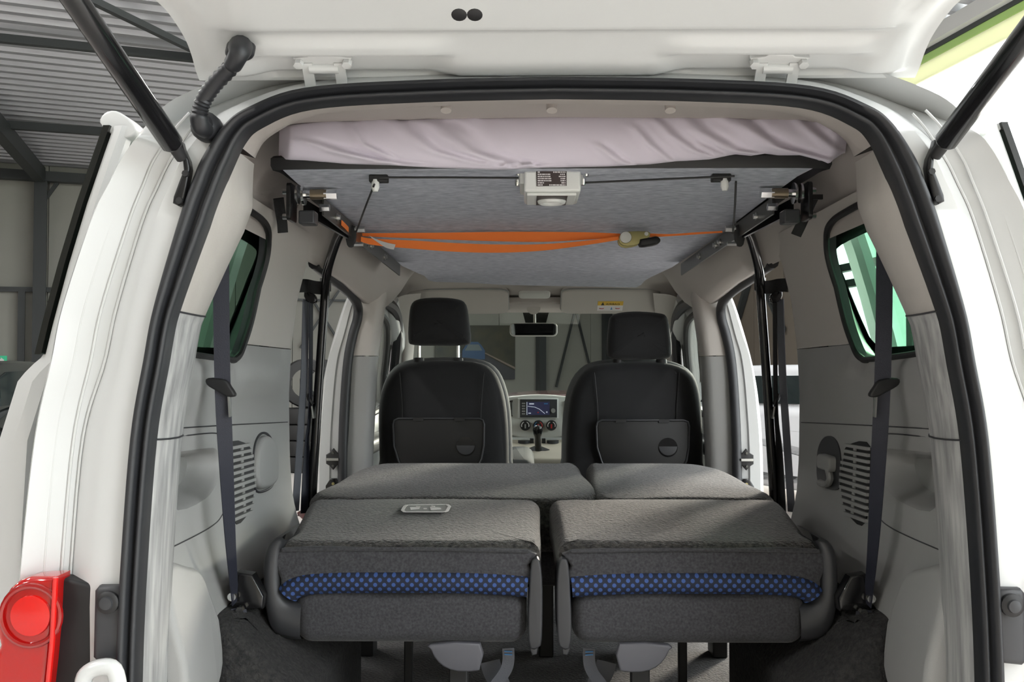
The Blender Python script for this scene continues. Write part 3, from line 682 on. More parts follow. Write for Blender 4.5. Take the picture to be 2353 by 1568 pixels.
for i, sx in ((0, 1), (1, -1)):
    f = (lambda mb: mb) if sx > 0 else (lambda mb: mb.mirror())
    q = U(767, 1055, 1.885)
    dia = [(0, .048), (.014, .03), (.03, .02), (.03, -.02), (.014, -.03), (0, -.048), (-.014, -.03), (-.03, -.02), (-.03, .02), (-.014, .03)]
    sp = put('striker', f(MB().slab([(q.x+a*.8, q.z+b*.75) for a, b in dia], -1.888, -1.872, 0, .003, lambda a, b, h: (a, -h, b))), BLACK, BP[i])
    put('striker_bolt', f(MB().cyl((q.x, 1.872, q.z+.022), (q.x, 1.866, q.z+.022), .0045, 10).cyl((q.x, 1.872, q.z-.022), (q.x, 1.866, q.z-.022), .004, 10)), DARKM, BP[i])
    put('striker_loop', f(MB().bar((q.x-.02, 1.866, q.z), (q.x+.02, 1.866, q.z), .012, .008)), ZINC, BP[i])
    q = U(767, 1130, 1.885)
    put('door_contact', f(MB().slab([(q.x-.026, q.z-.07), (q.x+.024, q.z-.07), (q.x+.024, q.z+.02), (q.x+.01, q.z+.045), (q.x-.01, q.z+.045), (q.x-.026, q.z+.02)], -1.89, -1.874, 0, .003, lambda a, b, h: (a, -h, b))), GLOSSB, BP[i])
    put('contact_pin', f(MB().cyl((q.x, 1.874, q.z+.028), (q.x, 1.87, q.z+.028), .005, 10)), GOLDZ, BP[i])
    for a, b in ((-.008, -.01), (.006, 0), (-.004, -.028), (.008, -.022)): put('contact_pin', f(MB().cyl((q.x+a, 1.874, q.z+b), (q.x+a, 1.869, q.z+b), .0035, 8)), GOLDZ, BP[i])
# B-pillar inner trim and grab handles
def ptrim(z0, z1, m, name):
    def xs(z): return interp(z, [(.55, .655), (1.0, .652), (1.35, .635), (1.5, .615), (1.6, .60)])
    rws = []
    for z in [z0+(z1-z0)*k/8 for k in range(9)]:
        x = xs(z); rws.append([(-x, 1.90, z), (-x+.05, 1.905, z), (-x+.068, 1.92, z), (-x+.075, 1.95, z), (-x+.07, 2.02, z), (-x+.03, 2.05, z)])
    both(name, MB().grid(rws), m, sharp=60)
ptrim(.56, 1.365, GREYP, 'lower_pillar_cover'); ptrim(1.368, 1.6, BEIGE, 'upper_pillar_cover')
both('grab_handle', MB().tube(cr([(-.555, 2.0, 1.59), (-.545, 1.985, 1.56), (-.56, 1.98, 1.5), (-.575, 1.98, 1.44), (-.585, 1.99, 1.405), (-.60, 2.0, 1.395)], 5), .013, 8), BEIGE)
# side part of the roof lining over the doors
rs = []
for Y in [.86, .95, 1.06, 1.12, 1.2, 1.35, 1.5, 1.65, 1.8, 1.9, 2.0, 2.08, 2.15, 2.2, 2.22]:
    dz = -.055*smooth(1.3, 2.2, Y); k = smooth(1.02, 1.3, Y); e = smooth(2.12, 2.22, Y)*.04
    sec = [(-.612, 1.60), (-.60, 1.608-.02*k), (-.58, 1.615-.03*k), (-.55, 1.635-.03*k), (-.515, 1.665-.018*k), (-.485, 1.695), (-.455, 1.72+.01*k), (-.42, 1.755)]
    hs_ = [(-.612, 1.604), (-.607, 1.63), (-.602, 1.655), (-.595, 1.68), (-.588, 1.70), (-.565, 1.735), (-.545, 1.76), (-.52, 1.784)]; k0 = smooth(.86, 1.25, Y)
    sec = [(a[0]+(b[0]-a[0])*k0, a[1]+(b[1]-a[1])*k0) for a, b in zip(hs_, sec)]
    rs.append([(x, Y+e, z+dz+e*.6) for x, z in sec])
both('roof_side_lining', MB().grid(rs), BEIGE, sharp=70)
# ---------------------------------------------------------------- front doors, pillars, windscreen
fd = [(2.03, .62), (2.03, 1.18), (2.06, 1.50), (2.12, 1.575), (2.45, 1.57), (2.62, 1.54), (2.76, 1.46), (2.9, 1.30), (2.98, 1.14), (3.0, .62)]
fw_ = cr([(2.10, 1.17), (2.12, 1.48), (2.17, 1.53), (2.42, 1.525), (2.58, 1.49), (2.72, 1.39), (2.85, 1.22), (2.87, 1.16), (2.5, 1.14)], 4, True)
fx = lambda a, b, o=0: V((-(interp(b, [(.6, .70), (1.1, .70), (1.3, .675), (1.58, .61)])-o), a, b))
FD = both('front_door', MB().panel(fd, [fw_], fx, .07), GREYP, solid=.05)
for i, f in ((0, lambda m: m), (1, lambda m: m.mirror())):
    put('window_rubber', f(MB().tube([fx(a, b, .02) for a, b in fw_+[fw_[0]]], .014, 8)), BLACK, FD[i])
    put('door_pane', f(MB().panel(fw_, [], fx, .1)), CLEAR, FD[i])
    put('door_armrest', f(MB().slab(rrect(2.2, 2.8, 1.0, 1.06, .02), 0, .07, 0, .02, lambda a, b, h: fx(a, b, h+.02))), DARKP, FD[i])
both('front_door_seal', MB().tube(cr([(-.60, 2.06, 1.56), (-.585, 2.3, 1.578), (-.575, 2.5, 1.565), (-.58, 2.66, 1.52), (-.60, 2.8, 1.42), (-.63, 2.92, 1.27), (-.645, 2.98, 1.12), (-.65, 3.0, .8)], 6), .022, 8), SEALB)
rs = [[(-.58, 2.5, 1.60), (-.53, 2.5, 1.62), (-.47, 2.55, 1.63)], [(-.575, 2.7, 1.53), (-.545, 2.68, 1.555), (-.50, 2.72, 1.56)], [(-.585, 2.85, 1.42), (-.56, 2.83, 1.44), (-.535, 2.9, 1.44)], [(-.61, 3.02, 1.25), (-.59, 3.0, 1.26), (-.57, 3.08, 1.26)], [(-.64, 3.2, 1.06), (-.62, 3.18, 1.07), (-.60, 3.26, 1.07)]]
both('windscreen_pillar', MB().grid([cr(r, 3) for r in rs]), BEIGE, sharp=70)
both('outer_pillar', MB().tube([(-.60, 2.5, 1.60), (-.61, 2.9, 1.42), (-.66, 3.3, 1.04)], .045, 10), WHITE)
wsr = []
for k in range(7):
    t = k/6; Y = 2.86+.60*t; z = 1.602-.547*t; hw = .56+.09*t
    wsr.append([(hw*(j/6-1)if False else hw*(j/6*2-1), Y+.10*(1-(j/6*2-1)**2), z) for j in range(7)])
ws = vp('windscreen', MB().grid(wsr), CLEAR)
mm = MB().grid([[(x, y-.006, z-.004) for x, y, z in wsr[0]], [(x*1.0, y+.02, z-.02) for x, y, z in wsr[0]]]); put('windscreen_band', mm, FRIT, ws)
put('sensor_cover', MB().prism([(-.062, 2.95, 1.59), (.062, 2.95, 1.59), (.045, 2.98, 1.525), (-.045, 2.98, 1.525)], (0, .01, .01)), FRIT, ws)
vp('windscreen_header', MB().slab(rrect(-.56, .56, 2.72, 2.96, .04), 1.583, 1.612, .012, .0, lambda a, b, h: (a, b, h+.10*(2.86-b)*1.0)), LINER)
# sun visors
def visor(x0, x1, ya, yb, sticker):
    o = vp('sun_visor', MB(), BEIGE) if False else None
    def m(a, b, h): return (a, 2.62+(1-b)*.135+h*.3, 1.572+b*.085-h)
    v = vp('sun_visor', MB().slab(rrect(x0, x1, 0, 1, .0, 1) if False else [(x0+.03*abs(p[0])*0+p[0]*(x1-x0), p[1]) for p in rrect(0, 1, 0, 1, .12, 4)], -.006, .014, .004, .005, m), BEIGE)
    put('visor_edge', MB().tube([m(x0+p[0]*(x1-x0), p[1], .004) for p in rrect(0, 1, 0, 1, .12, 4)+[rrect(0, 1, 0, 1, .12, 4)[0]]], .004, 6), GREYP, v)
    if sticker:
        sx0, sx1 = U(1375, 700, 2.66).x, U(1434, 700, 2.66).x
        put('warning_sticker', MB().prism([m(a, b, .0152) for a, b in ((sx0, .16), (sx1, .16), (sx1, .40), (sx0, .40))], (0, 0, -.0006)), INK, v)
        put('warning_sticker', MB().prism([m(a, b, .0152) for a, b in ((sx0, .40), (sx1, .40), (sx1, .58), (sx0, .58))], (0, 0, -.0006)), YELLOW, v)
        put('warning_mark', MB().prism([m(a, b, .0166) for a, b in ((sx0+.014, .42), (sx0+.028, .42), (sx0+.021, .56))], (0, 0, -.0004)), BLACK, v)
        cu = bpy.data.curves.new('lettering', 'FONT'); cu.body = 'AIRBAG'; cu.size = .017; cu.extrude = .0002; cu.align_x = 'LEFT'
        cu.materials.append(BLACK); tx = bpy.data.objects.new('lettering', cu); COL.objects.link(tx)
        e1 = V((1, 0, 0)); e2 = (V(m(0, 1, 0))-V(m(0, 0, 0))).normalized(); e3 = e1.cross(e2)
        p = V(m(sx0+.034, .44, .0175)); M = Matrix((e1, e2, e3)).transposed().to_4x4(); M.translation = p-van.location
        M.translation = p; bpy.context.view_layer.update()
        me = bpy.data.meshes.new_from_object(tx); me.transform(M); bpy.data.objects.remove(tx); put('lettering', me, None, v)
        for k, (c, mt) in enumerate(((sx0+.018, REDGLOW), (sx0+.085, REDGLOW))): put('warning_ring', MB().torus(m(c, .28, .0162), .0085, .0014, V(m(0, 0, 1))-V(m(0, 0, 0)), 16, 5), mt, v)
        put('warning_mark', MB().prism([m(a, b, .0162) for a, b in ((sx0+.055, .22), (sx0+.064, .22), (sx0+.06, .34))], (0, 0, -.0004)), BLUEM, v)
visor(U(938, 690, 2.68).x, U(1168, 690, 2.68).x, 0, 0, False)
visor(U(1290, 690, 2.68).x, U(1512, 690, 2.68).x, 0, 0, True)
q = U(1228, 686, 2.6); vp('map_lamp', MB().slab(rrect(-.065, .065, -.02, .02, .015), 0, .012, 0, .006, lambda a, b, h: (q.x+a, q.y+b, q.z+.02-b*.5-h)), SILVER)
# mirror
q = U(1226, 758, 2.82)
mi = vp('rear_view_mirror', MB().slab(rrect(q.x-.103, q.x+.103, q.z-.029, q.z+.030, .018, 5), 0, .03, .004, .012, lambda a, b, h: (a, q.y+h, b)), SILVER)
put('mirror_glass', MB().slab(rrect(q.x-.096, q.x+.096, q.z-.024, q.z+.025, .014, 5), -.003, -.001, 0, 0, lambda a, b, h: (a, q.y+h+(b-q.z)*-.28-.006, b)), mat('mirror', (.35, .36, .37), .04, metal=1), mi)
put('mirror_stem', MB().tube([(q.x+.005, q.y+.02, q.z+.02), (q.x+.005, q.y+.03, q.z+.07), (q.x, q.y+.0, q.z+.10)], [.006, .006, .022], 12), SILVER, mi)
put('mirror_mount', MB().cyl((q.x, q.y-.02, q.z+.093), (q.x, q.y+.04, q.z+.118), .03, 16), BEIGE, mi)
# ---------------------------------------------------------------- dashboard
q = U(1238, 940, 2.95)
dash = vp('dashboard', MB().slab(cr([(2.98, .75), (2.98, 1.02), (3.0, 1.12), (3.06, 1.155), (3.3, 1.13), (3.42, 1.06), (3.42, .75)], 4, True), -.66, .66, .05, .05, lambda a, b, h: (h, a, b)), DARKP)
cx = q.x
def DQ(px, py, Y=2.93): return U(px, py, Y)
def dpoly(name, pts, Y, th, m, par=dash, r=0):
    o = [(DQ(x, y, Y).x, DQ(x, y, Y).z) for x, y in pts]
    return put(name, MB().slab(o, -(Y+th), -Y, 0, r, lambda a, b, h: (a, -h, b)), m, par)
dpoly('centre_stack', cr([(1163, 920), (1190, 911), (1238, 908), (1290, 911), (1320, 921), (1316, 980), (1305, 990), (1300, 1002), (1237, 1010), (1176, 1002), (1172, 985), (1166, 975)], 3, True), 2.95, .1, SILVER, r=.008)
dpoly('radio_bezel', [(1190, 916), (1283, 916), (1283, 962), (1190, 962)], 2.936, .02, BOXW, r=.003)
rd = dpoly('navigation_unit', [(1195, 918), (1280, 918), (1280, 960), (1195, 960)], 2.93, .02, DARKP, r=.002)
dpoly('screen', [(1211, 924), (1263, 924), (1263, 954), (1211, 954)], 2.928, .004, SCREEN, rd)
for a, b in zip([(1213, 934), (1229, 936), (1240, 941)], [(1229, 936), (1240, 941), (1252, 951)]):
    put('map_line', MB().bar(DQ(*a, 2.926), DQ(*b, 2.926), .0025, .0025, up=(0, 1, 0)), SCRW, rd)
for x0, x1, y0, y1, m in ((1216, 1227, 927, 930, SCRW), (1250, 1259, 927, 929.5, BLUEM), (1214, 1220, 949, 951, SCRW), (1235, 1238, 947, 949.5, REDGLOW), (1255, 1258, 946, 949, SCRW), (1210, 1211.5, 924, 954, SCRW)):
    dpoly('screen_mark', [(x0, y0), (x1, y0), (x1, y1), (x0, y1)], 2.926, .002, m, rd)
for k in range(5): dpoly('unit_button', [(1199, 926+6*k), (1207, 926+6*k), (1207, 929+6*k), (1199, 929+6*k)], 2.928, .003, GREYP, rd)
q2 = DQ(1271, 944, 2.928); put('unit_knob', MB().cyl(q2, q2+V((0, -.01, 0)), .010, 14), GREYP, rd)
for px, m in ((1207, BLUEM), (1237, REDGLOW), (1267, INK)):
    c = DQ(px, 978, 2.935); kn = put('climate_knob', MB().cyl(c, c+V((0, -.015, 0)), .0235, 24, .021), BLACK, dash)
    pts = [(c.x+.0165*math.cos(a), c.y-.016, c.z+.0165*math.sin(a)) for a in [math.radians(200-220*k/10) for k in range(11)]]
    put('knob_scale', MB().tube(pts[:5], .0018, 5), BLUEM if px == 1237 else INK, dash); put('knob_scale', MB().tube(pts[6:], .0018, 5), m if px != 1207 else INK, dash)
    put('knob_pointer', MB().box((c.x-.003, c.y-.02, c.z-.012), (c.x+.003, c.y-.014, c.z+.006)), REDGLOW if px != 1207 else GREYP, dash)
for pts in ([(1160, 923), (1178, 920), (1178, 957), (1163, 958)], [(1297, 922), (1316, 925), (1314, 958), (1298, 957)]):
    av = dpoly('air_vent', pts, 2.94, .02, GLOSSB)
    for k in range(4):
        x = pts[0][0]+3+k*4.5; dpoly('vent_blade', [(x, 925), (x+1, 925), (x+1, 955), (x, 955)], 2.936, .004, GREYP, av)
dpoly('lower_band', [(1176, 1003), (1237, 1011), (1300, 1003), (1300, 1013), (1237, 1020), (1178, 1013)], 2.955, .05, GREYP, r=.003)
con = vp('centre_console', MB().slab([(-.115, 2.55), (.14, 2.55), (.15, 3.0), (-.14, 3.0)], .54, .985, 0, .02, lambda a, b, h: (a, b, h if h < .7 else h+(b-2.75)*.12)), CREAM)
for px in (1204, 1270):
    c = DQ(px, 1020, 2.9); put('cup_holder', MB().cyl((c.x, 2.88, .99), (c.x, 2.88, 1.012), .026, 20), DARKP, con)
for px in (1222, 1249):
    c = DQ(px, 1020, 2.9); put('console_switch', MB().box((c.x-.008, 2.87, .995), (c.x+.008, 2.89, 1.02)), BLACK, con)
c = DQ(1235, 1050, 2.75)
gs = vp('gear_lever', MB().tube([(c.x+.004, 2.72, .95), (c.x+.002, 2.70, 1.0), (c.x, 2.68, 1.04), (c.x, 2.675, 1.052), (c.x, 2.67, 1.07), (c.x, 2.668, 1.083), (c.x, 2.667, 1.088)], [.014, .014, .013, .018, .021, .016, .006], 14), GLOSSB)
put('gear_boot', MB().tube([(c.x, 2.73, .955), (c.x, 2.72, .985)], [.06, .05], 4), BLACK, gs)
vp('armrest', MB().slab(rrect(-.13, -.012, 2.2, 2.62, .04, 4), .86, .985, .02, .04, lambda a, b, h: (a, b, h+.06*(b-2.2))), SIDEGREY)
# ---------------------------------------------------------------- tailgate (raised about 30 degrees above level)
TA = math.radians(30); TO = V((0, .03, 1.764)); TU = V((0, -math.cos(TA), math.sin(TA))); TN = V((0, -math.sin(TA), -math.cos(TA)))
edge_px = [(457, 182), (449, 160), (441, 130), (428, 95), (408, 60), (382, 24), (358, 0)]
ed = []
for p in edge_px:
    q = UP(*p, TO, TN); ed.append((abs(q.x), (q-TO).dot(TU)))
ed[0] = (ed[0][0], 0)
ed += [(ed[-1][0]+.03, .22), (ed[-1][0]+.05, .4), (ed[-1][0]+.06, .65), (ed[-1][0]+.05, .95), (ed[-1][0]-.02, 1.08)]
ed = cr(ed, 4)
def hw(s): return interp(s, [(b, a) for a, b in ed])
def th(x, s):
    """relief of the inner panel (positive hangs down)"""
    ax = abs(x); e = hw(s)-ax
    h = .014*smooth(.010, .022, s)*smooth(.012, .055, e)
    boss = smooth(.14, .20, ax)*(1-smooth(.42, .47, ax))
    h -= .013*boss*smooth(.008, .014, s)*(1-smooth(.050, .064, s))
    h += .006*boss*smooth(.056, .066, s)*(1-smooth(.078, .10, s))
    h += .012*smooth(.105, .118, s)*(1-smooth(.45, .5, ax))*smooth(.0, .06, e)
    h -= .055*smooth(.30, .33, s)*(1-smooth(.85, .88, s))*smooth(.07, .1, e)*0
    return h
svals = [0, .006, .012, .016]+[.02+.0045*k for k in range(28)]+[.16, .2, .26, .32, .4, .5, .65, .8, .95, 1.06]
rows, back = [], []
for s_ in svals:
    w_ = hw(s_); us = [-1, -.985, -.97]+[-.95+1.9*k/64 for k in range(65)]+[.97, .985, 1]
    rows.append([TO+TU*s_+TN*th(u*w_, s_)+V((u*w_, 0, 0)) for u in us])
    back.append([TO+TU*s_-TN*(.02+.03*smooth(0, .1, s_))+V((u*w_, 0, 0)) for u in us])
ring = [list(r)+list(reversed(b)) for r, b in zip(rows, back)]
mb = MB().grid(ring, cu=True); n = len(ring[0]); L = len(ring)-1
mb.f.append(tuple(range(n))); mb.f.append(tuple(L*n+k for k in range(n)))
tg = vp('tailgate', mb, WHITE, sharp=50, label='raised white tailgate seen from below')
TM = lambda x, s, h: TO+TU*s+TN*h+V((x, 0, 0))
def tpx(px, py, h=0): q = UP(px, py, TO+TN*h, TN); return q
for px in (1055, 1091):
    q = tpx(px, 32, .024); put('drain_plug', MB().tube([q-TN*.006, q+TN*.002, q+TN*.0035], [.011, .011, .008], 16), BLACK, tg)
for px in (742, 1790):
    q = UP(px, 135, TO+TN*.006, TN); x = q.x; s0 = (q-TO).dot(TU)
    hg = put('hinge', MB().slab([(x-.044, s0+.004), (x-.04, s0-.006), (x-.02, s0-.009), (x+.02, s0-.009), (x+.04, s0-.006), (x+.044, s0+.004), (x+.022, s0+.007), (x+.018, s0+.011), (x-.018, s0+.011), (x-.022, s0+.007)], -.002, .010, 0, .002, lambda a, b, h: TM(a, b, h)), WHITE, tg)
    for d in (-.036, .036): put('hinge_bolt', MB().cyl(TM(x+d, s0-.003, .008), TM(x+d, s0-.003, .018), .0075, 6), WHITE, tg)
    for d in (-.024, .024): put('hinge_arm', MB().bar(TM(x+d, s0-.004, .010), V((x+d, .02, 1.745)), .005, .016, up=(1, 0, 0)), WHITE, tg)
    put('hinge_arm', MB().cyl(TM(x-.022, s0-.015, .010), TM(x+.022, s0-.015, .010), .0085, 14), WHITE, tg)
# gas struts with brackets
g0 = U(413, 356, -.02); g1 = V((-.70, -.36, 0)); 
k = ray(172, 0); tt = (-.24-CAM.y)/k.y; g1 = CAM+k*tt; g1 = g0+(g1-g0)*2.2
dd = (g1-g0).normalized()
for i, f in ((0, lambda m: m), (1, lambda m: m.mirror())):
    gsd = vp('gas_strut', f(MB().tube([g0+dd*.018, g0+dd*.023, g0+dd*.30], [.013, .0165, .0165], 18).tube([g0+dd*.29, g0+dd*(g1-g0).length], .0175, 18)), GLOSSB)
    put('ball_joint', f(MB().tube([g0-dd*.006, g0+dd*.012, g0+dd*.032], [.009, .0095, .007], 12)), BLACK, gsd)
    bp = [(424, 330), (428, 345), (440, 372), (443, 392), (436, 430), (428, 468), (415, 476), (403, 470), (405, 455), (418, 420), (428, 395), (426, 372), (417, 345), (417, 332)]
    o = [(U(x, y, -.004).x, U(x, y, -.004).z) for x, y in bp]
    b = put('strut_bracket', f(MB().slab(o, .0, .016, 0, .004, lambda a, b, h: (a, -.002-h, b))), BLACKM, gsd)
    put('bracket_bolt', f(MB().cyl(U(428, 400, -.018), U(428, 400, -.018)+V((0, -.006, 0)), .005, 8).cyl(U(414, 462, -.018), U(414, 462, -.018)+V((0, -.006, 0)), .005, 8)), BLACK, gsd)
# wiring conduit on the left
path = [tuple(tpx(553, 108, .035)), tuple(tpx(548, 125, .06)), tuple(U(530, 155, -.075)), tuple(U(492, 195, -.06)), tuple(U(466, 235, -.05)), tuple(U(458, 270, -.045)), tuple(U(464, 292, -.035)), tuple(U(478, 300, -.005))]
pp = cr(path, 8); rr = []
for k, p in enumerate(pp):
    t = k/(len(pp)-1); b = .0125 if k % 2 else .0105
    rr.append(b if .25 < t < .68 else .0135+(.004*(1-smooth(0, .2, t))))
cn = vp('wiring_conduit', MB().tube(pp, rr, 14), SEALB, sharp=60)
q = tpx(553, 112, .03); put('conduit_grommet', MB().slab([(q.x+.021*math.cos(a), (q-TO).dot(TU)+.014*math.sin(a)) for a in [2*math.pi*j/20 for j in range(20)]], .025, .045, 0, .006, lambda a, b, h: TM(a, b, h)), SEALB, cn)
q = U(474, 292, -.01); put('conduit_grommet', MB().tube([q+V((0, .012, 0)), q+V((0, -.006, 0)), q+V((0, -.016, 0))], [.022, .022, .015], 18), SEALB, cn)
# ---------------------------------------------------------------- tail lamps, rubber stops
lamp = [(133, 1324), (128, 1430), (120, 1520), (112, 1590), (104, 1650), (40, 1652), (-24, 1650), (-22, 1580), (-16, 1530), (-2, 1500), (5, 1480), (0, 1462), (-2, 1435), (2, 1405), (12, 1375), (28, 1350), (48, 1333), (75, 1324)]
lo_ = [(U(x, y, -.02).x, U(x, y, -.02).z) for x, y in lamp]
for i, f in ((0, lambda m: m), (1, lambda m: m.mirror())):
    tl = vp('tail_lamp', f(MB().slab(lo_, .0, .05, 0, .010, lambda a, b, h: (a, .02-h, b))), RED)
    c = U(72, 1415, -.03)
    put('lamp_reflector', f(MB().tube([c+V((0, .0, 0)), c+V((0, -.004, 0)), c+V((0, -.0055, 0))], [.030, .029, .022], 28)), REDB, tl)
    put('lamp_ring', f(MB().torus(c+V((0, -.001, 0)), .043, .0045, (0, 1, 0), 32, 8)), REDD, tl)
    put('lamp_rib', f(MB().tube([U(128, 1328, -.034), U(120, 1480, -.034), U(108, 1600, -.034)], .004, 8)), REDB, tl)
    hs = [(134, 1330), (205, 1345), (212, 1352), (212, 1520), (205, 1640), (104, 1640), (124, 1480)]
    put('lamp_housing', f(MB().slab([(U(x, y, -.005).x, U(x, y, -.005).z) for x, y in hs], 0, .03, 0, .006, lambda a, b, h: (a, .03-h, b))), BLACK, tl)
    bs = [(U(x, y, -.012).x, U(x, y, -.012).z) for x, y in [(217, 1358), (226, 1347), (275, 1347), (285, 1362), (283, 1500), (274, 1517), (224, 1522), (213, 1512)]]
    b = vp('rubber_stop', f(MB().slab(bs, 0, .035, 0, .008, lambda a, b, h: (a, .02-h, b))), DARKP)
    c = U(250, 1384, -.016); put('stop_button', f(MB().tube([c, c+V((0, -.006, 0)), c+V((0, -.009, 0))], [.0165, .0165, .0125], 20)), BLACK, b)
    put('stop_button', f(MB().tube([c+V((0, -.008, 0)), c+V((0, -.013, 0)), c+V((0, -.014, 0))], [.010, .009, .004], 16)), DARKP, b)
vp('latch_catch', MB().tube(cr([tuple(U(x, y, -.04)) for x, y in ((190, 1600), (195, 1555), (225, 1535), (262, 1540), (275, 1600))], 5), .012, 10), WHITE)
# ---------------------------------------------------------------- sliding doors pushed open along the body sides
dxp = [(.5, .925), (.8, .945), (1.0, .945), (1.2, .935), (1.30, .905), (1.325, .885), (1.337, .868), (1.346, .862), (1.45, .838), (1.585, .80), (1.70, .762), (1.735, .75)]
dx = lambda z: interp(z, dxp)
Y0 = .19
zs = [.5, .7, .9, 1.05, 1.2, 1.27, 1.30, 1.315, 1.33, 1.34, 1.346, 1.4, 1.5, 1.6, 1.68, 1.735]
for i, f in ((0, lambda m: m), (1, lambda m: m.mirror())):
    lowz = [z for z in zs if z <= 1.346]; hiz = [z for z in zs if z >= 1.346]
    def strip(zz, y0, y1, off0, off1):
        return MB().grid([[(-(dx(z)-off1), y1, z) for z in zz], [(-(dx(z)-off1), y0+.01, z) for z in zz], [(-(dx(z)-off1*.6-off0*.4), y0, z) for z in zz], [(-(dx(z)-off0), y0+.004, z) for z in zz], [(-(dx(z)-off0), y1, z) for z in zz]], cv=True)
    sdn = vp('sliding_door', f(strip(lowz, Y0, 1.0, 0, .045)), WHITE)
    put('door_sash', f(strip(hiz, Y0, Y0+.03, .004, .03)), WHITE, sdn); put('door_sash', f(strip(hiz, .93, 1.0, .004, .04)), WHITE, sdn)
    put('glass_edge', f(MB().grid([[(-(dx(z)+.012), Y0-.002, z) for z in hiz], [(-(dx(z)+.012), Y0+.03, z) for z in hiz], [(-(dx(z)+.001), Y0+.03, z) for z in hiz], [(-(dx(z)+.001), Y0-.002, z) for z in hiz]], cv=True)), FRIT, sdn)
    put('door_glass', f(MB().grid([[(-(dx(z)+.007), Y0+.008, z) for z in hiz], [(-(dx(z)+.007), .98, z) for z in hiz], [(-(dx(z)+.002), .98, z) for z in hiz], [(-(dx(z)+.002), Y0+.008, z) for z in hiz]], cv=True) if False else MB().grid([[(-(dx(z)+.005), Y0+.03, z) for z in hiz], [(-(dx(z)+.005), .98, z) for z in hiz]])), TINT, sdn)
    q = U(283, 283, Y0)
    put('door_corner_cap', f(MB().slab(cr([(-.772, 1.742), (-.764, 1.758), (-.745, 1.762), (-.722, 1.748), (-.708, 1.728), (-.725, 1.715), (-.752, 1.722)], 3, True), -.05, 0, 0, .004, lambda a, b, h: (a, Y0+.006-h, b))), WHITE, sdn)
# ================================================================== seats
def pxo(pts, Y, n=3, closed=True): 
    o = [(U(x, y, Y).x, U(x, y, Y).z) for x, y in pts]; return cr(o, n, closed) if n else o
def front_seat(label, back, head, tray, hole, posts, mats):
    Yb = 2.06
    o = pxo(back, Yb); cxm = sum(p[0] for p in o)/len(o)
    t = thing('front_seat', (cxm, 2.3, .54), label, 'seat', 'front seats')
    mp = lambda a, b, h: (a, Yb+.15-h+.10*(b-1.0)*0, b)
    put('backrest', MB().slab(o, .0, .15, .03, .05, mp, n=6, crown=.012), SEATBK, t, sharp=60)
    put('side_bolster', MB().slab(inset(o, -.012), -.08, .06, .04, .04, mp, n=5), SIDEGREY, t, sharp=60)
    put('cushion', MB().slab(rrect(cxm-.24, cxm+.24, 2.2, 2.7, .06), .72, .88, .03, .05, lambda a, b, h: (a, b, h)), SEATBK, t)
    put('seat_base', MB().slab(rrect(cxm-.2, cxm+.2, 2.25, 2.65, .03), .54, .72, 0, 0, lambda a, b, h: (a, b, h)), BLACK, t)
    # seams of the cover
    for k in (-1, 1):
        x = cxm+k*.15; put('cover_seam', MB().tube([(x+k*.0, Yb+.006-.014, 1.31), (x-k*.01, Yb-.012, 1.2), (x-k*.012, Yb-.012, 1.12)], .0018, 5), BLACK, t)
    h = pxo(head, Yb+.03)
    hd = put('headrest', MB().slab(h, 0, .11, .035, .035, lambda a, b, hh: (a, Yb+.11-hh, b), n=5, crown=.008), SEATBK, t, sharp=60)
    hz = max(p[1] for p in o)
    for px in posts:
        x = U(px, 800, Yb+.05).x
        put('headrest_post', MB().cyl((x, Yb+.06, hz-.03), (x, Yb+.06, max(p[1] for p in h)-.08), .0062, 12), CHROME, t)
        put('post_guide', MB().tube([(x, Yb+.055, hz-.006), (x, Yb+.055, hz+.008), (x, Yb+.055, hz+.010)], [.020, .019, .012], 14), BLACK, t)
    tr_ = pxo(tray, Yb-.02, 0)
    tp_ = put('tray', MB().slab(tr_, .0, .022, 0, .006, lambda a, b, h: (a, Yb-.005-h, b)), TRAYB, t)
    put('tray_rim', MB().tube([(a, Yb-.028, b) for a, b in tr_+[tr_[0]]], .0035, 8), DARKP, tp_)
    c = U(*hole, Yb-.03)
    put('finger_hole', MB().cyl((c.x, Yb-.027, c.z), (c.x, Yb-.0285, c.z), .034, 24), GLOSSB, tp_)
    half = [(c.x+.032*math.cos(a), c.z+.032*math.sin(a)) for a in [math.pi+math.pi*k/14 for k in range(15)]]
    put('pull_tab', MB().slab([(a, b+.004) for a, b in half], 0, .004, 0, .001, lambda a, b, h: (a, Yb-.0285-h, b)), DARKP, tp_)
    for px in (tray[0][0]+45, tray[1][0]-45):
        q = U(px, tray[0][1]+2, Yb-.03); put('tray_hinge', MB().box((q.x-.018, Yb-.032, q.z-.006), (q.x+.018, Yb-.022, q.z+.006)), BLACK, tp_)
    return t
b0 = [(872, 1200), (868, 1065), (866, 950), (876, 890), (900, 850), (940, 833), (1017, 828), (1090, 832), (1128, 848), (1150, 885), (1164, 950), (1168, 1065), (1164, 1200)]
h0 = [(938, 780), (940, 725), (946, 698), (965, 687), (1010, 684), (1052, 688), (1070, 700), (1077, 740), (1081, 780), (1070, 793), (1010, 794), (950, 793)]
def trayo(x0, x1, y0, y1):
    return [(x0+12, y0), (x1-12, y0), (x1-3, y0+4), (x1, y0+14), (x1-1, y1-60), (x1-6, y1-30), (x1-22, y1), (x0+24, y1), (x0+12, y1-28), (x0+2, y1-60), (x0, y0+14), (x0+3, y0+4)]
front_seat('left front seat, its headrest raised on two chrome posts', b0, h0, trayo(904, 1113, 962, 1085), (1070, 1027), (962, 1052), None)
b1 = [(1305, 1200), (1302, 1065), (1306, 960), (1318, 895), (1345, 853), (1385, 836), (1470, 831), (1545, 836), (1590, 855), (1609, 890), (1617, 950), (1620, 1065), (1614, 1200)]
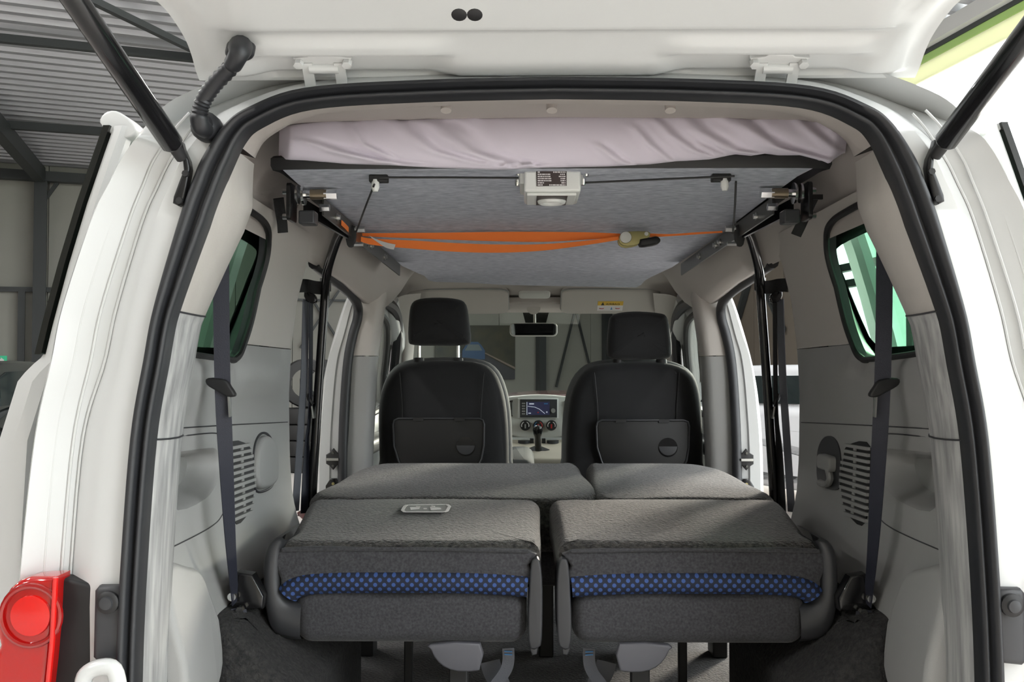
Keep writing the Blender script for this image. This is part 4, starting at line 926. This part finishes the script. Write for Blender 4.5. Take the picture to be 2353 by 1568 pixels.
h1 = [(1396, 800), (1400, 745), (1406, 726), (1430, 718), (1470, 716), (1515, 720), (1532, 728), (1540, 760), (1544, 805), (1535, 823), (1470, 827), (1406, 824)]
front_seat('right front seat, its headrest pushed down onto the backrest', b1, h1, trayo(1370, 1583, 966, 1088), (1535, 1029), (1420, 1520), None)
# ---------------------------------------------------------------- second row, folded flat
def zr2(Y): return .985+.055*(Y-1.12)
def row2(o, label):
    cx_ = sum(p[0] for p in o)/len(o)
    t = thing('folded_bench_seat', (cx_, 1.4, .54), label, 'seat', 'second row seats folded flat')
    oo = cr(o, 5, True)
    put('backrest', MB().slab(oo, -.14, 0, .03, .03, lambda a, b, h: (a, b, zr2(b)+h), n=5, crown=.004), CARPET, t, sharp=60)
    put('cushion', MB().slab(inset(oo, .03), 0, .1, .03, .02, lambda a, b, h: (a, b, .75+h)), CLOTH, t, sharp=60)
    for x in (min(p[0] for p in o)+.12, max(p[0] for p in o)-.12):
        for Y in (1.28, 1.65): put('seat_foot', MB().box((x-.02, Y-.04, .54), (x+.02, Y+.04, .77)), BLACK, t, bevel=.004)
x_l = [(-.60, 1.14), (-.595, 1.4), (-.575, 1.6), (-.535, 1.72), (-.47, 1.76), (-.2, 1.765), (.08, 1.76), (.122, 1.74), (.13, 1.6), (.13, 1.14), (-.25, 1.13)]
row2(x_l, 'wider folded carpeted seatback of the middle row, left')
x_r = [(.143, 1.14), (.145, 1.6), (.15, 1.735), (.18, 1.76), (.35, 1.765), (.475, 1.755), (.53, 1.71), (.575, 1.6), (.595, 1.4), (.60, 1.14), (.35, 1.13)]
row2(x_r, 'narrower folded carpeted seatback of the middle row, right')
# ---------------------------------------------------------------- third row, folded
ZT = .988
def row3(i, label):
    f = (lambda m: m) if i == 0 else (lambda m: m.mirror())
    sg = 1 if i == 0 else -1
    t = thing('folded_rear_seat', (-.27*sg, .7, .54), label, 'seat', 'third row seats folded flat')
    P = lambda name, mb, m, par=None, **k: put(name, f(mb), m, par or t, **k)
    top_ = cr([(-.512, .452), (-.525, .55), (-.548, .75), (-.568, .93), (-.555, 1.0), (-.50, 1.035), (-.3, 1.045), (-.08, 1.04), (-.03, 1.02), (-.012, .96), (-.014, .7), (-.018, .49), (-.045, .455), (-.28, .446)], 5, True)
    zt = lambda b: ZT+.018*smooth(.45, .9, b)-.03*smooth(.93, 1.05, b)
    P('seatback', MB().slab(top_, -.09, 0, .01, .028, lambda a, b, h: (a, b, zt(b)+h), n=5, crown=.003), CARPET, sharp=60)
    # rear end of the seatback with its welt
    end = [(U(x, y, .44).x, U(x, y, .44).z) for x, y in [(648, 1262), (930, 1262), (1212, 1266), (1214, 1300), (1214, 1345), (1000, 1335), (800, 1335), (690, 1345), (652, 1372), (644, 1330)]]
    P('seatback_end', MB().slab(cr(end, 3, True), 0, .03, 0, .008, lambda a, b, h: (a, .468-h, b)), CLOTH, sharp=60)
    P('welt', MB().tube([U(x, y, .436) for x, y in [(648, 1264), (800, 1262), (1000, 1262), (1214, 1267)]], .0035, 8), CLOTH)
    pb = cr([tuple(U(x, y, .447)) for x, y in [(662, 1366), (675, 1352), (710, 1342), (780, 1338), (900, 1337), (1050, 1338), (1150, 1342), (1212, 1347)]], 6)
    P('blue_piping', MB().tube(pb, .0215, 16), BLUE, sharp=80)
    c0, c1 = U(670, 1364, .42), U(1210, 1491, .42)
    cu = dens(rrect(c0.x, c1.x, c1.z, c0.z, .032, 6), .04)
    P('cushion', MB().slab(cu, 0, .42, .02, .03, lambda a, b, h: (a, .86-h, b+.004*math.sin(a*26)*smooth(.80, .87, b)), n=5), CLOTH, sharp=60)
    po_ = cr([(648, 1234), (626, 1242), (610, 1264), (602, 1310), (604, 1370), (610, 1420), (625, 1458), (660, 1472), (690, 1474)], 4)
    pi_ = cr([(660, 1242), (652, 1252), (646, 1272), (643, 1310), (643, 1340), (648, 1362), (660, 1380), (675, 1388), (692, 1390)], 4)
    ff = lambda p, Y, dY: tuple(U(p[0], p[1], Y)+V((0, dY, 0)))
    md = lambda a, b, t: (a[0]+(b[0]-a[0])*t, a[1]+(b[1]-a[1])*t)
    P('side_cover', MB().grid([[ff(p, .44, .16) for p in po_], [ff(p, .44, .012) for p in po_], [ff(md(p, q, .15), .44, -.003) for p, q in zip(po_, pi_)], [ff(md(p, q, .5), .44, -.006) for p, q in zip(po_, pi_)], [ff(md(p, q, .85), .44, -.002) for p, q in zip(po_, pi_)], [ff(p, .44, .01) for p in pi_], [ff(p, .44, .12) for p in pi_]]), DARKP, sharp=60)
    fr = [(U(x, y, .43).x, U(x, y, .43).z) for x, y in [(1220, 1298), (1228, 1284), (1240, 1288), (1246, 1330), (1247, 1400), (1245, 1470), (1238, 1488), (1218, 1490), (1213, 1440), (1216, 1360)]]
    P('side_cover', MB().slab(cr(fr, 2, True), 0, .14, 0, .004, lambda a, b, h: (a, .565-h, b), n=4), DARKP, sharp=50)
    P('recliner_stop', MB().slab([(U(x, y, .43).x, U(x, y, .43).z) for x, y in [(1216, 1488), (1236, 1488), (1234, 1505), (1222, 1508)]], 0, .03, 0, .003, lambda a, b, h: (a, .46-h, b)), DARKP)
    lv = [(U(x, y, .45).x, U(x, y, .45).z) for x, y in [(990, 1479), (1103, 1477), (1104, 1530), (1095, 1540), (1052, 1541), (1020, 1530), (1000, 1510), (991, 1492)]]
    L_ = P('release_handle', MB().slab(cr(lv, 2, True), 0, .02, .003, .004, lambda a, b, h: (a, .46-h, b)), LEVER)
    lx = sum(p[0] for p in lv)/len(lv)
    P('support_leg', MB().box((lx-.012, .47, .54), (lx+.024, .5, .78)), BLACK, bevel=.003)
    P('support_leg', MB().box((-.33, .86, .54), (-.31, .88, .79)), BLACK, bevel=.003)
    P('hinge_mount', MB().box((-.36, .74, .54), (-.31, .9, .57)), BLACK, bevel=.005)
    wb = cr([tuple(U(x, y, .52)) for x, y in [(1168, 1490), (1168, 1520), (1160, 1545), (1130, 1590), (1120, 1640)]], 5)
    P('pull_strap', MB().ribbon(wb, (1, .15, 0), .024), WEBL)
    for yy in (1497, 1504): P('strap_stitch', MB().bar(U(1159, yy, .517), U(1177, yy+1, .517), .002, .003, up=(0, 1, 0)), BLUEM)
    lb = cr([tuple(U(x, y, .56)) for x, y in [(1126, 1520), (1133, 1545), (1150, 1575), (1165, 1620)]], 5)
    P('loose_webbing', MB().ribbon(lb, (1, 0, .3), .04), WEBL)
    return t
s0 = row3(0, 'left folded rear seat with a pictogram label on its carpeted back')
row3(1, 'right folded rear seat, partly lit by daylight from the side door')
# pictogram label
def UT(x, y, h=0): return UZ(x, y, ZT+.0185+h)
lbp = [(935, 1161), (1027, 1160), (1033, 1164), (1027, 1175), (1020, 1177), (930, 1177), (925, 1173), (930, 1164)]
lab_ = put('pictogram_label', MB().prism([UT(x, y, .001) for x, y in lbp], (0, 0, .001)), GREYP, s0)
bd = [UT(x, y, .003) for x, y in lbp+lbp[:1]]
for a, b in zip(bd, bd[1:]): put('label_border', MB().bar(a, b, .007, .001), INK, s0)
for pts in ([(942, 1167), (962, 1166), (964, 1170), (944, 1172)], [(973, 1169), (981, 1169), (981, 1171), (973, 1171)], [(988, 1166), (1012, 1168), (1014, 1171), (990, 1173)], [(956, 1164), (966, 1165), (964, 1168), (956, 1167)], [(991, 1163), (1000, 1164), (998, 1168), (992, 1168)]):
    put('label_figure', MB().prism([UT(x, y, .0025) for x, y in pts], (0, 0, .001)), INK, s0)
# ================================================================== seat belts
def belt3(i):
    f = (lambda m: m) if i == 0 else (lambda m: m.mirror())
    side = 'left' if i == 0 else 'right'
    t = thing('seat_belt', (-.60 if i == 0 else .60, .4, .86), f'navy seat belt hanging behind the {side} rear pillar trim', 'seat belt', 'rear seat belts')
    pts = [(508, 470, .27), (508, 600, .29), (509, 750, .30), (512, 900, .32), (519, 1050, .34), (530, 1250, .37), (541, 1385, .40)]
    path = cr([tuple(U(*p)) for p in pts], 6); n_ = len(path)
    wd = [V((math.cos(1.42*smooth(.40, 1, k/n_)), .3+math.sin(1.42*smooth(.40, 1, k/n_)), 0)) for k in range(n_)]
    put('webbing', f(MB().ribbon(path, wd, .028, .0018)), WEB, t)
    pts = [(548, 1396, .40), (553, 1450, .40), (560, 1520, .40), (566, 1640, .41)]
    put('webbing', f(MB().ribbon(cr([tuple(U(*p)) for p in pts], 5), (.7, .6, 0), .03, .0018)), WEB, t)
    cl = [(474, 872), (490, 868), (520, 874), (530, 888), (541, 905), (538, 912), (524, 912), (505, 902), (488, 893), (476, 884)]
    put('belt_clip', f(MB().slab(cr(pxo(cl, .315, 0), 2, True), 0, .016, .003, .004, lambda a, b, h: (a, .325-h, b))), BLACK, t)
    put('belt_tongue', f(MB().bar(U(526, 905, .318), U(529, 958, .322), .003, .010, up=(0, 1, 0))), ZINC, t)
    q = U(556, 1382, .41)
    put('anchor_plate', f(MB().slab([(q.x-.035, q.z-.016), (q.x+.04, q.z-.014), (q.x+.042, q.z+.01), (q.x+.02, q.z+.05), (q.x-.01, q.z+.055), (q.x-.02, q.z+.0)], 0, .03, 0, .004, lambda a, b, h: (a, .435-h, b))), GLOSSB, t)
    put('anchor_bolt', f(MB().cyl((q.x+.002, .40, q.z-.012), (q.x+.002, .385, q.z-.012), .007, 6).cyl((q.x-.014, .40, q.z+.012), (q.x-.014, .39, q.z+.012), .008, 12)), CHROME, t)
belt3(0); belt3(1)
def belt2(i):
    f = (lambda m: m) if i == 0 else (lambda m: m.mirror())
    side = 'left' if i == 0 else 'right'
    t = thing('seat_belt', (-.65 if i == 0 else .65, 1.22, .95), f'thin seat belt with tongue hanging in the {side} sliding door opening', 'seat belt', 'middle seat belts')
    q = U(712, 690, 1.235)
    put('belt_guide', f(MB().slab(cr(pxo([(700, 672), (722, 676), (728, 690), (722, 698), (704, 692)], 1.235, 0), 2, True), 0, .02, 0, .004, lambda a, b, h: (a, 1.245-h, b))), GLOSSB, t)
    put('webbing', f(MB().ribbon(cr([tuple(U(x, y, Y)) for x, y, Y in ((703, 690, 1.235), (699, 850, 1.22), (690, 1000, 1.215), (679, 1175, 1.2))], 6), (.22, .97, 0), .040, .0018)), WEBL, t)
    put('webbing', f(MB().ribbon(cr([tuple(U(x, y, Y)) for x, y, Y in ((715, 690, 1.24), (713, 930, 1.25), (706, 1030, 1.25), (700, 1180, 1.24))], 6), [V((.1+.5*smooth(.4, 1, k/18), .9, 0)) for k in range(19)], .03, .0018)), WBLACK if i else WEB, t)
    put('belt_stop', f(MB().tube([U(706, 905, 1.245), U(710, 918, 1.245), U(718, 930, 1.245)], .006, 8)), BLACK, t)
    put('belt_tongue', f(MB().bar(U(717, 934, 1.245), U(721, 962, 1.245), .004, .011, up=(0, 1, 0))), ZINC, t)
belt2(0); belt2(1)
# ================================================================== roof bed
BO, BN = V((0, .36, 1.694)), V((0, .0304, 1)).normalized()
def UB(x, y, off=0): return UP(x, y, BO-BN*off, BN)
def zb(Y): return 1.694-.0304*(Y-.36)
bed = thing('roof_bed_board', (0, 1.2, 1.66), 'grey felt covered bed board hoisted under the van roof', 'bed board')
ol = [(642, 392), (690, 428), (760, 480), (860, 560), (925, 612), (962, 629), (975, 634), (985, 645), (1000, 648), (1080, 650), (1150, 655), (1300, 658), (1462, 661), (1472, 656), (1482, 645), (1496, 637), (1545, 614), (1640, 550), (1760, 458), (1840, 400), (1886, 372), (1600, 376), (1270, 380), (900, 386)]
oB = [UB(x, y) for x, y in ol]; oB = [(min(.50, max(-.50, p.x)), max(.365, p.y)) for p in oB]
for k in (0, 20, 21, 22, 23): oB[k] = (oB[k][0], .365)
put('board', MB().slab(oB, 0, .022, 0, 0, lambda a, b, h: (a, b, zb(b)+h)), FELT, bed)
near = cr([(-.47, 1.0, zb(1.0)+.008), (-.49, .6, zb(.6)+.008), (-.506, .40, zb(.4)+.008), (-.495, .362, zb(.36)+.008), (-.25, .356, zb(.36)+.008), (0, .356, zb(.36)+.008), (.25, .356, zb(.36)+.008), (.495, .362, zb(.36)+.008), (.506, .40, zb(.4)+.008), (.49, .6, zb(.6)+.008), (.475, 1.0, zb(1.0)+.008)], 5)
put('edge_trim', MB().grid([[(x, y-.004, z-.010) for x, y, z in near], [(x*1.006, y-.009, z-.002) for x, y, z in near], [(x*1.006, y-.009, z+.012) for x, y, z in near], [(x, y, z+.018) for x, y, z in near]]), BLACK, bed)
# mattress in its fitted sheet
topt = [(642, 292), (700, 282), (760, 275), (810, 278), (870, 268), (920, 276), (985, 270), (1050, 268), (1085, 262), (1110, 270), (1300, 264), (1450, 263), (1550, 264), (1590, 258), (1640, 255), (1690, 262), (1800, 262), (1880, 264), (1925, 270), (1952, 285)]
bott = [(640, 366), (700, 368), (800, 377), (900, 380), (1000, 386), (1100, 389), (1150, 391), (1250, 386), (1400, 383), (1500, 378), (1560, 371), (1640, 366), (1700, 354), (1735, 358), (1770, 352), (1800, 357), (1850, 356), (1890, 366), (1915, 377), (1940, 352)]
folds = [([(905, 272), (930, 300), (985, 345), (1080, 372), (1180, 384)], 10), ([(960, 272), (1000, 300), (1060, 345), (1130, 372), (1220, 380)], 12), ([(985, 272), (1040, 305), (1090, 350), (1180, 376), (1280, 382)], 12), ([(800, 280), (830, 330), (900, 365)], 9), ([(690, 320), (780, 350), (880, 372)], 9), ([(760, 345), (850, 368), (950, 380)], 7),
         ([(1500, 270), (1540, 310), (1590, 345), (1640, 362)], 9), ([(1450, 285), (1490, 330), (1540, 372)], 9), ([(1560, 262), (1600, 300), (1680, 345), (1760, 356)], 11), ([(1640, 256), (1700, 290), (1760, 335), (1840, 355), (1900, 368)], 13), ([(1690, 262), (1730, 300), (1790, 340), (1860, 356)], 10), ([(1820, 264), (1860, 300), (1910, 340), (1940, 352)], 11), ([(1900, 266), (1910, 300)], 7), ([(1370, 330), (1420, 370), (1450, 380)], 8), ([(1600, 330), (1660, 360)], 7)]
def disp(px, py):
    d = 0
    for pts, wd in folds:
        ys_ = [q[1] for q in pts]
        if ys_[0]-8 < py < ys_[-1]+8:
            x = interp(py, [(b, a) for a, b in pts]); slope = abs((pts[-1][0]-pts[0][0])/(pts[-1][1]-pts[0][1]))
            e = (px-x)/math.sqrt(1+slope*slope*.6); fade = smooth(ys_[0]-8, ys_[0]+12, py)*(1-smooth(ys_[-1]-4, ys_[-1]+8, py))
            d += fade*(.0065*math.exp(-(e/wd)**2)-.005*math.exp(-((e-wd*1.5)/(wd*.8))**2))
    return d
NX, NR = 230, 26
rows = []
for r in range(NR+10):
    row = []
    for c in range(NX+1):
        u = c/NX; pt = 642+(1952-642)*u
        yt, yb = interp(pt, topt), interp(pt, bott); pb = 640+(1942-640)*u
        edge = max(0, abs(u-.5)*2-.955)/.045; bk = .05*edge**2
        if r < 6:      # top going back
            k = 1-r/6; p = U(pt, yt, .343+bk); row.append((p.x, p.y+1.75*k**3+.02*k, p.z-.004-.006*k))
        elif r <= NR+6:
            t = (r-6)/NR; px = pt+(pb-pt)*t; py = yt+(yb-yt)*t
            bul = .022*math.sin(math.pi*min(1, max(0, t)))**.6
            p = U(px, py, .343+bk-bul-disp(px, py)); row.append(tuple(p))
        else:
            k = (r-NR-6)/3; p = U(pb, yb, .343+bk); row.append((p.x, p.y+.03*k+1.6*max(0, k-.67)*3*.33, max(p.z, 1.70+.004)+.004*k if k > .3 else p.z+.003))
    rows.append(row)
mtt = thing('mattress', (0, 1.2, 1.72), 'mattress in a wrinkled pale lilac fitted sheet on the roof bed', 'mattress')
put('fitted_sheet', MB().grid(rows), SHEET, mtt, sharp=180)
put('mattress_core', MB().box((-.46, .45, 1.722), (.5, 2.1, 1.765)), SHEET, mtt, bevel=.02)
# ---------------------------------------------------------------- rails, roller hardware
def hardware(i):
    f = (lambda m: m) if i == 0 else (lambda m: m.mirror())
    side = 'left' if i == 0 else 'right'
    t = thing('bed_rail', (-.46 if i == 0 else .46, 1.1, 1.64), f'dark steel guide rail with chrome roller along the {side} bed edge', 'bed rail', 'bed guide rails')
    a, b = UB(742, 462, .012), UB(918, 612, .012)
    L_ = put('rail', f(MB().bar(a+V((0, 0, -.012)), b+V((0, 0, -.012)), .004, .036).bar(a+V((-.012, 0, .004)), b+V((-.012, 0, .004)), .026, .004)), DARKM, t)
    d = b-a
    for k in (.12, .3, .47, .52, .72): q = a+d*k+V((.002, 0, -.012)); put('rail_bolt', f(MB().cyl(q, q+V((.008, 0, 0)), .006, 6).cyl(q, q+V((.003, 0, 0)), .009, 12)), ZINC, t)
    a2, b2 = UB(700, 476, .03), UB(808, 540, .03)
    put('scissor_arm', f(MB().bar(a2, b2, .006, .03)), BLACKM, t)
    a3 = UB(700, 447, .015); e3 = a3+V((.062, .0, 0))
    put('roller_shaft', f(MB().cyl(a3, e3, .0085, 14).cyl(e3-V((.022, 0, 0)), e3+V((.004, 0, 0)), .011, 6)), CHROME, t)
    put('roller_spring', f(MB().cyl(a3+V((.012, 0, 0)), a3+V((.045, 0, 0)), .0105, 14)), mat('bronze_bush', (.3, .24, .17), .35, metal=.9) if i == 0 else MATS['bronze_bush'], t)
    put('roller_washer', f(MB().cyl(a3+V((-.004, 0, 0)), a3+V((.001, 0, 0)), .022, 22).cyl(a3+V((-.016, 0, 0)), a3+V((-.012, 0, 0)), .02, 22)), CHROME, t)
    put('bracket_plate', f(MB().slab(rrect(a3.y-.03, a3.y+.03, a3.z-.055, a3.z+.02, .01), 0, .008, 0, .001, lambda p, q, h: (a3.x-.03+h, p, q))), BLACKM, t)
    put('bracket_block', f(MB().box((a3.x-.008, a3.y-.02, a3.z-.062), (a3.x+.024, a3.y+.02, a3.z-.035))), DARKP, t, bevel=.003)
    for dz in (.006, -.045): q = a3+V((-.03, -.0, dz)); put('bracket_bolt', f(MB().cyl(q, q+V((-.014, 0, 0)), .006, 8)), CHROME, t)
    q = UB(735, 478, .035); put('bracket_bolt', f(MB().cyl(q, q+V((.02, 0, 0)), .008, 6)), CHROME, t)
    q = UB(806, 535, .03)
    put('strap_hook', f(MB().slab(cr([(q.x-.012, q.z+.012), (q.x+.012, q.z+.014), (q.x+.012, q.z-.02), (q.x+.005, q.z-.034), (q.x-.008, q.z-.03)], 3, True), 0, .012, .002, .002, lambda p, r_, h: (p, q.y-.006+h, r_))), BLACK, t)
    put('hook_bolt', f(MB().cyl((q.x+.01, q.y, q.z+.008), (q.x+.034, q.y, q.z+.008), .008, 6).cyl((q.x+.008, q.y, q.z-.028), (q.x+.03, q.y, q.z-.028), .005, 6)), ZINC, t)
    # cable pulley
    q = UB(866, 408, .004)
    put('pulley_bracket', f(MB().box((q.x-.014, q.y-.01, q.z-.010), (q.x+.022, q.y+.01, q.z+.004))), BLACK, t, bevel=.002)
    put('pulley_roller', f(MB().tube([(q.x-.002, q.y-.004, q.z-.006), (q.x-.002, q.y-.006, q.z-.02), (q.x-.002, q.y-.006, q.z-.028)], [.007, .008, .005], 12)), BOXW, t)
    return t
hardware(0); hardware(1)
for nm, a, b in (('left', [(872, 408, .012), (1030, 408, .014), (1192, 409, .016)], [(860, 424, .024), (838, 480, .026), (816, 540, .028)]), ('right', [(1345, 420, .016), (1500, 413, .014), (1688, 405, .012)], [(1691, 418, .024), (1689, 470, .026), (1684, 536, .028)])):
    c = thing('hoist_cable', UB(*a[1]), f'thin black hoist cable between the motor box and the {nm} pulley', 'cable', 'hoist cables')
    put('cable', MB().tube([UB(*p) for p in a], .0021, 6), BLACK, c); put('cable', MB().tube([UB(*p) for p in b], .0021, 6), BLACK, c)
# ---------------------------------------------------------------- hoist motor box
w0, w1 = U(1204, 388, .40), U(1334, 388, .40); zt_, zlow = w0.z-.006, U(1260, 444, .40).z
mbx = thing('hoist_motor_box', ((w0.x+w1.x)/2, .46, zlow), 'white hoist motor box with a dark spec plate under the bed', 'motor box')
put('housing', MB().box((w0.x, .385, zlow), (w1.x, .53, zt_)), BOXW, mbx, bevel=.005, seg=3)
put('housing', MB().box((w0.x-.008, .40, zlow+.018), (w0.x+.01, .52, zt_)), BOXW, mbx, bevel=.003)
put('base_cover', MB().box((w0.x+.005, .392, zlow-.006), (w1.x-.008, .50, zlow)), BOXW, mbx, bevel=.002)
put('base_cover', MB().box((w0.x+.024, .395, zlow-.0075), (w1.x-.025, .495, zlow-.005)), PRINT, mbx)
cxx = (w0.x+w1.x)/2; put('sensor_lens', MB().torus((cxx, .445, zlow-.008), .022, .006, (0, 0, 1), 24, 8), BOXW, mbx)
put('sensor_lens', MB().cyl((cxx, .445, zlow-.006), (cxx, .445, zlow-.0085), .02, 24), SILVER, mbx)
pl = [U(x, y, .383) for x, y in ((1232, 392), (1302, 391), (1302, 427), (1233, 428))]
spl = put('spec_plate', MB().prism(pl, (0, .002, 0)), PRINT, mbx)
for r, (e0, s1) in enumerate(((1241, 1271), (1265, 1287), (1265, 1284), (1267, 1288), (1267, 1288), (1250, 1290), (1247, 1262))):
    y = 394.5+4.9*r
    for x0, x1 in ((1235.5, e0), (s1, 1299.5)):
        x = x0
        while x < x1-1:
            x2 = min(x1, x+random.choice((3, 5, 7))); put('plate_print', MB().prism([U(x, y, .3825), U(x2, y, .3825), U(x2, y+2.6, .3825), U(x, y+2.6, .3825)], (0, .0006, 0)), INK, spl); x = x2+1
for px, py in ((1191, 398), (1189, 418), (1347, 396), (1340, 416)):
    q = U(px, py, .41); put('box_bolt', MB().tube([q+V((0, 0, .012)), q, q+V((0, 0, -.008))], [.005, .006, .004], 10), CHROME, mbx)
# ---------------------------------------------------------------- orange ratchet strap
YS = 1.0
SPX = lambda x, y, dy=0: U(x, y, YS+dy)
rsx = thing('ratchet_strap', SPX(1150, 575), 'orange ratchet strap slung across the van under the bed', 'strap')
def rib(tp, bt, dy, name, m=ORANGE):
    rows_ = [[tuple(SPX(x, y, dy)) for x, y in tp], [tuple(SPX(x, y, dy)) for x, y in bt], [tuple(SPX(x, y, dy+.002)) for x, y in bt], [tuple(SPX(x, y, dy+.002)) for x, y in tp]]
    put(name, MB().grid([cr(r, 5) for r in rows_], cv=True), m, rsx)
rib([(815, 536), (850, 536), (1000, 535), (1150, 533), (1250, 533), (1350, 534), (1425, 537)], [(815, 541), (850, 544), (1000, 550), (1150, 555), (1250, 556), (1350, 551), (1425, 546)], .012, 'strap')
rib([(812, 538), (850, 548), (950, 553), (1050, 559), (1150, 562), (1250, 561), (1350, 553), (1425, 543)], [(812, 545), (850, 562), (950, 572), (1050, 579), (1150, 581), (1250, 576), (1350, 563), (1425, 551)], -.004, 'strap')
rib([(1480, 536), (1540, 538), (1600, 534), (1660, 531)], [(1480, 546), (1540, 543), (1600, 539), (1660, 535)], .0, 'strap')
put('strap', MB().ribbon(cr([tuple(UB(x, y, .03)) for x, y in ((785, 512), (797, 524), (808, 538))], 4), (0, .3, 1), .012), ORANGE, rsx)
rib([(848, 541), (868, 551), (890, 558), (909, 562)], [(855, 548), (872, 560), (888, 570), (905, 574)], -.008, 'care_tag', PAPER)
rt = [(1422, 545), (1430, 536), (1445, 533), (1488, 533), (1493, 541), (1488, 548), (1470, 551), (1468, 561), (1440, 567), (1424, 560)]
ro_ = pxo(rt, YS-.01, 0)
rb = put('ratchet', MB().slab(cr(ro_, 2, True), 0, .006, 0, .001, lambda a, b, h: (a, YS-.012-h, b)), GOLDZ, rsx)
put('ratchet', MB().slab(cr(ro_, 2, True), 0, .004, 0, .001, lambda a, b, h: (a, YS+.022-h, b)), GOLDZ, rsx)
q = SPX(1436, 548); put('ratchet_spool', MB().cyl(q+V((0, -.022, 0)), q+V((0, .024, 0)), .012, 16), ZINC, rsx)
put('ratchet_spool', MB().torus(q+V((0, -.019, 0)), .013, .002, (0, 1, 0), 20, 6), ZINC, rsx)
q = SPX(1483, 540); put('ratchet_pin', MB().cyl(q+V((0, -.022, 0)), q+V((0, .024, 0)), .005, 10), ZINC, rsx)
hn = pxo([(1470, 552), (1495, 547), (1508, 545), (1516, 552), (1512, 561), (1492, 566), (1470, 567)], YS, 0)
put('ratchet_handle', MB().slab(cr(hn, 3, True), 0, .034, .004, .006, lambda a, b, h: (a, YS+.016-h, b)), BLACK, rsx)
# ---------------------------------------------------------------- folding bed legs and their hold-back straps
for i in (0, 1):
    f = (lambda m: m) if i == 0 else (lambda m: m.mirror())
    side = 'left' if i == 0 else 'right'
    lg = thing('bed_support_pole', (-.64 if i == 0 else .64, 1.26, .55), f'black tubular support pole standing in the {side} sliding door opening', 'support pole', 'bed support poles')
    pth = [tuple(U(x, y, Y)) for x, y, Y in ((796, 506, .97), (786, 526, 1.0), (772, 556, 1.06), (756, 606, 1.15), (750, 640, 1.21), (746, 690, 1.25), (738, 800, 1.26), (728, 960, 1.26), (716, 1170, 1.26))]
    e = V(pth[-1]); pth.append((e.x-.015, 1.26, .56))
    put('tube', f(MB().tube(cr(pth, 5), .0125, 14)), GLOSSB, lg)
    q = U(748, 655, 1.26); put('clamp', f(MB().cyl(q+V((0, 0, -.018)), q+V((0, 0, .018)), .0155, 14)), BLACK, lg)
    c = U(690, 655, 1.19)
    hb = thing('hold_back_strap', c, f'wide black hook and loop strap tying the {side} support pole to the pillar', 'strap', 'hold back straps')
    put('strap', f(MB().ribbon(cr([tuple(U(688, 657, 1.17)), tuple(U(705, 657, 1.225)), tuple(U(725, 661, 1.243)), tuple(U(752, 663, 1.243))], 4), (0, 0, 1), .036, .003)), WBLACK, hb)
    tb = thing('pull_tab', (-.58 if i == 0 else .58, .7, 1.66), f'short black webbing tab hanging from the lining above the {side} quarter window', 'tab', 'webbing tabs')
    if i == 0: pth = [U(640, 456, .60), U(643, 480, .62), U(648, 510, .65), U(650, 535, .66)]
    else: pth = [U(1872, 449, .58), U(1862, 470, .60), U(1845, 508, .64), U(1829, 541, .66)]
    put('webbing', MB().ribbon(cr([tuple(p) for p in pth], 4), (1, .5 if i == 0 else -.5, .45 if i else 0), .022, .003), WBLACK, tb)
    if i: q = U(1872, 452, .575); put('tab_plate', MB().box((q.x-.012, q.y-.004, q.z-.006), (q.x+.016, q.y+.004, q.z+.004)), BLACK, tb)
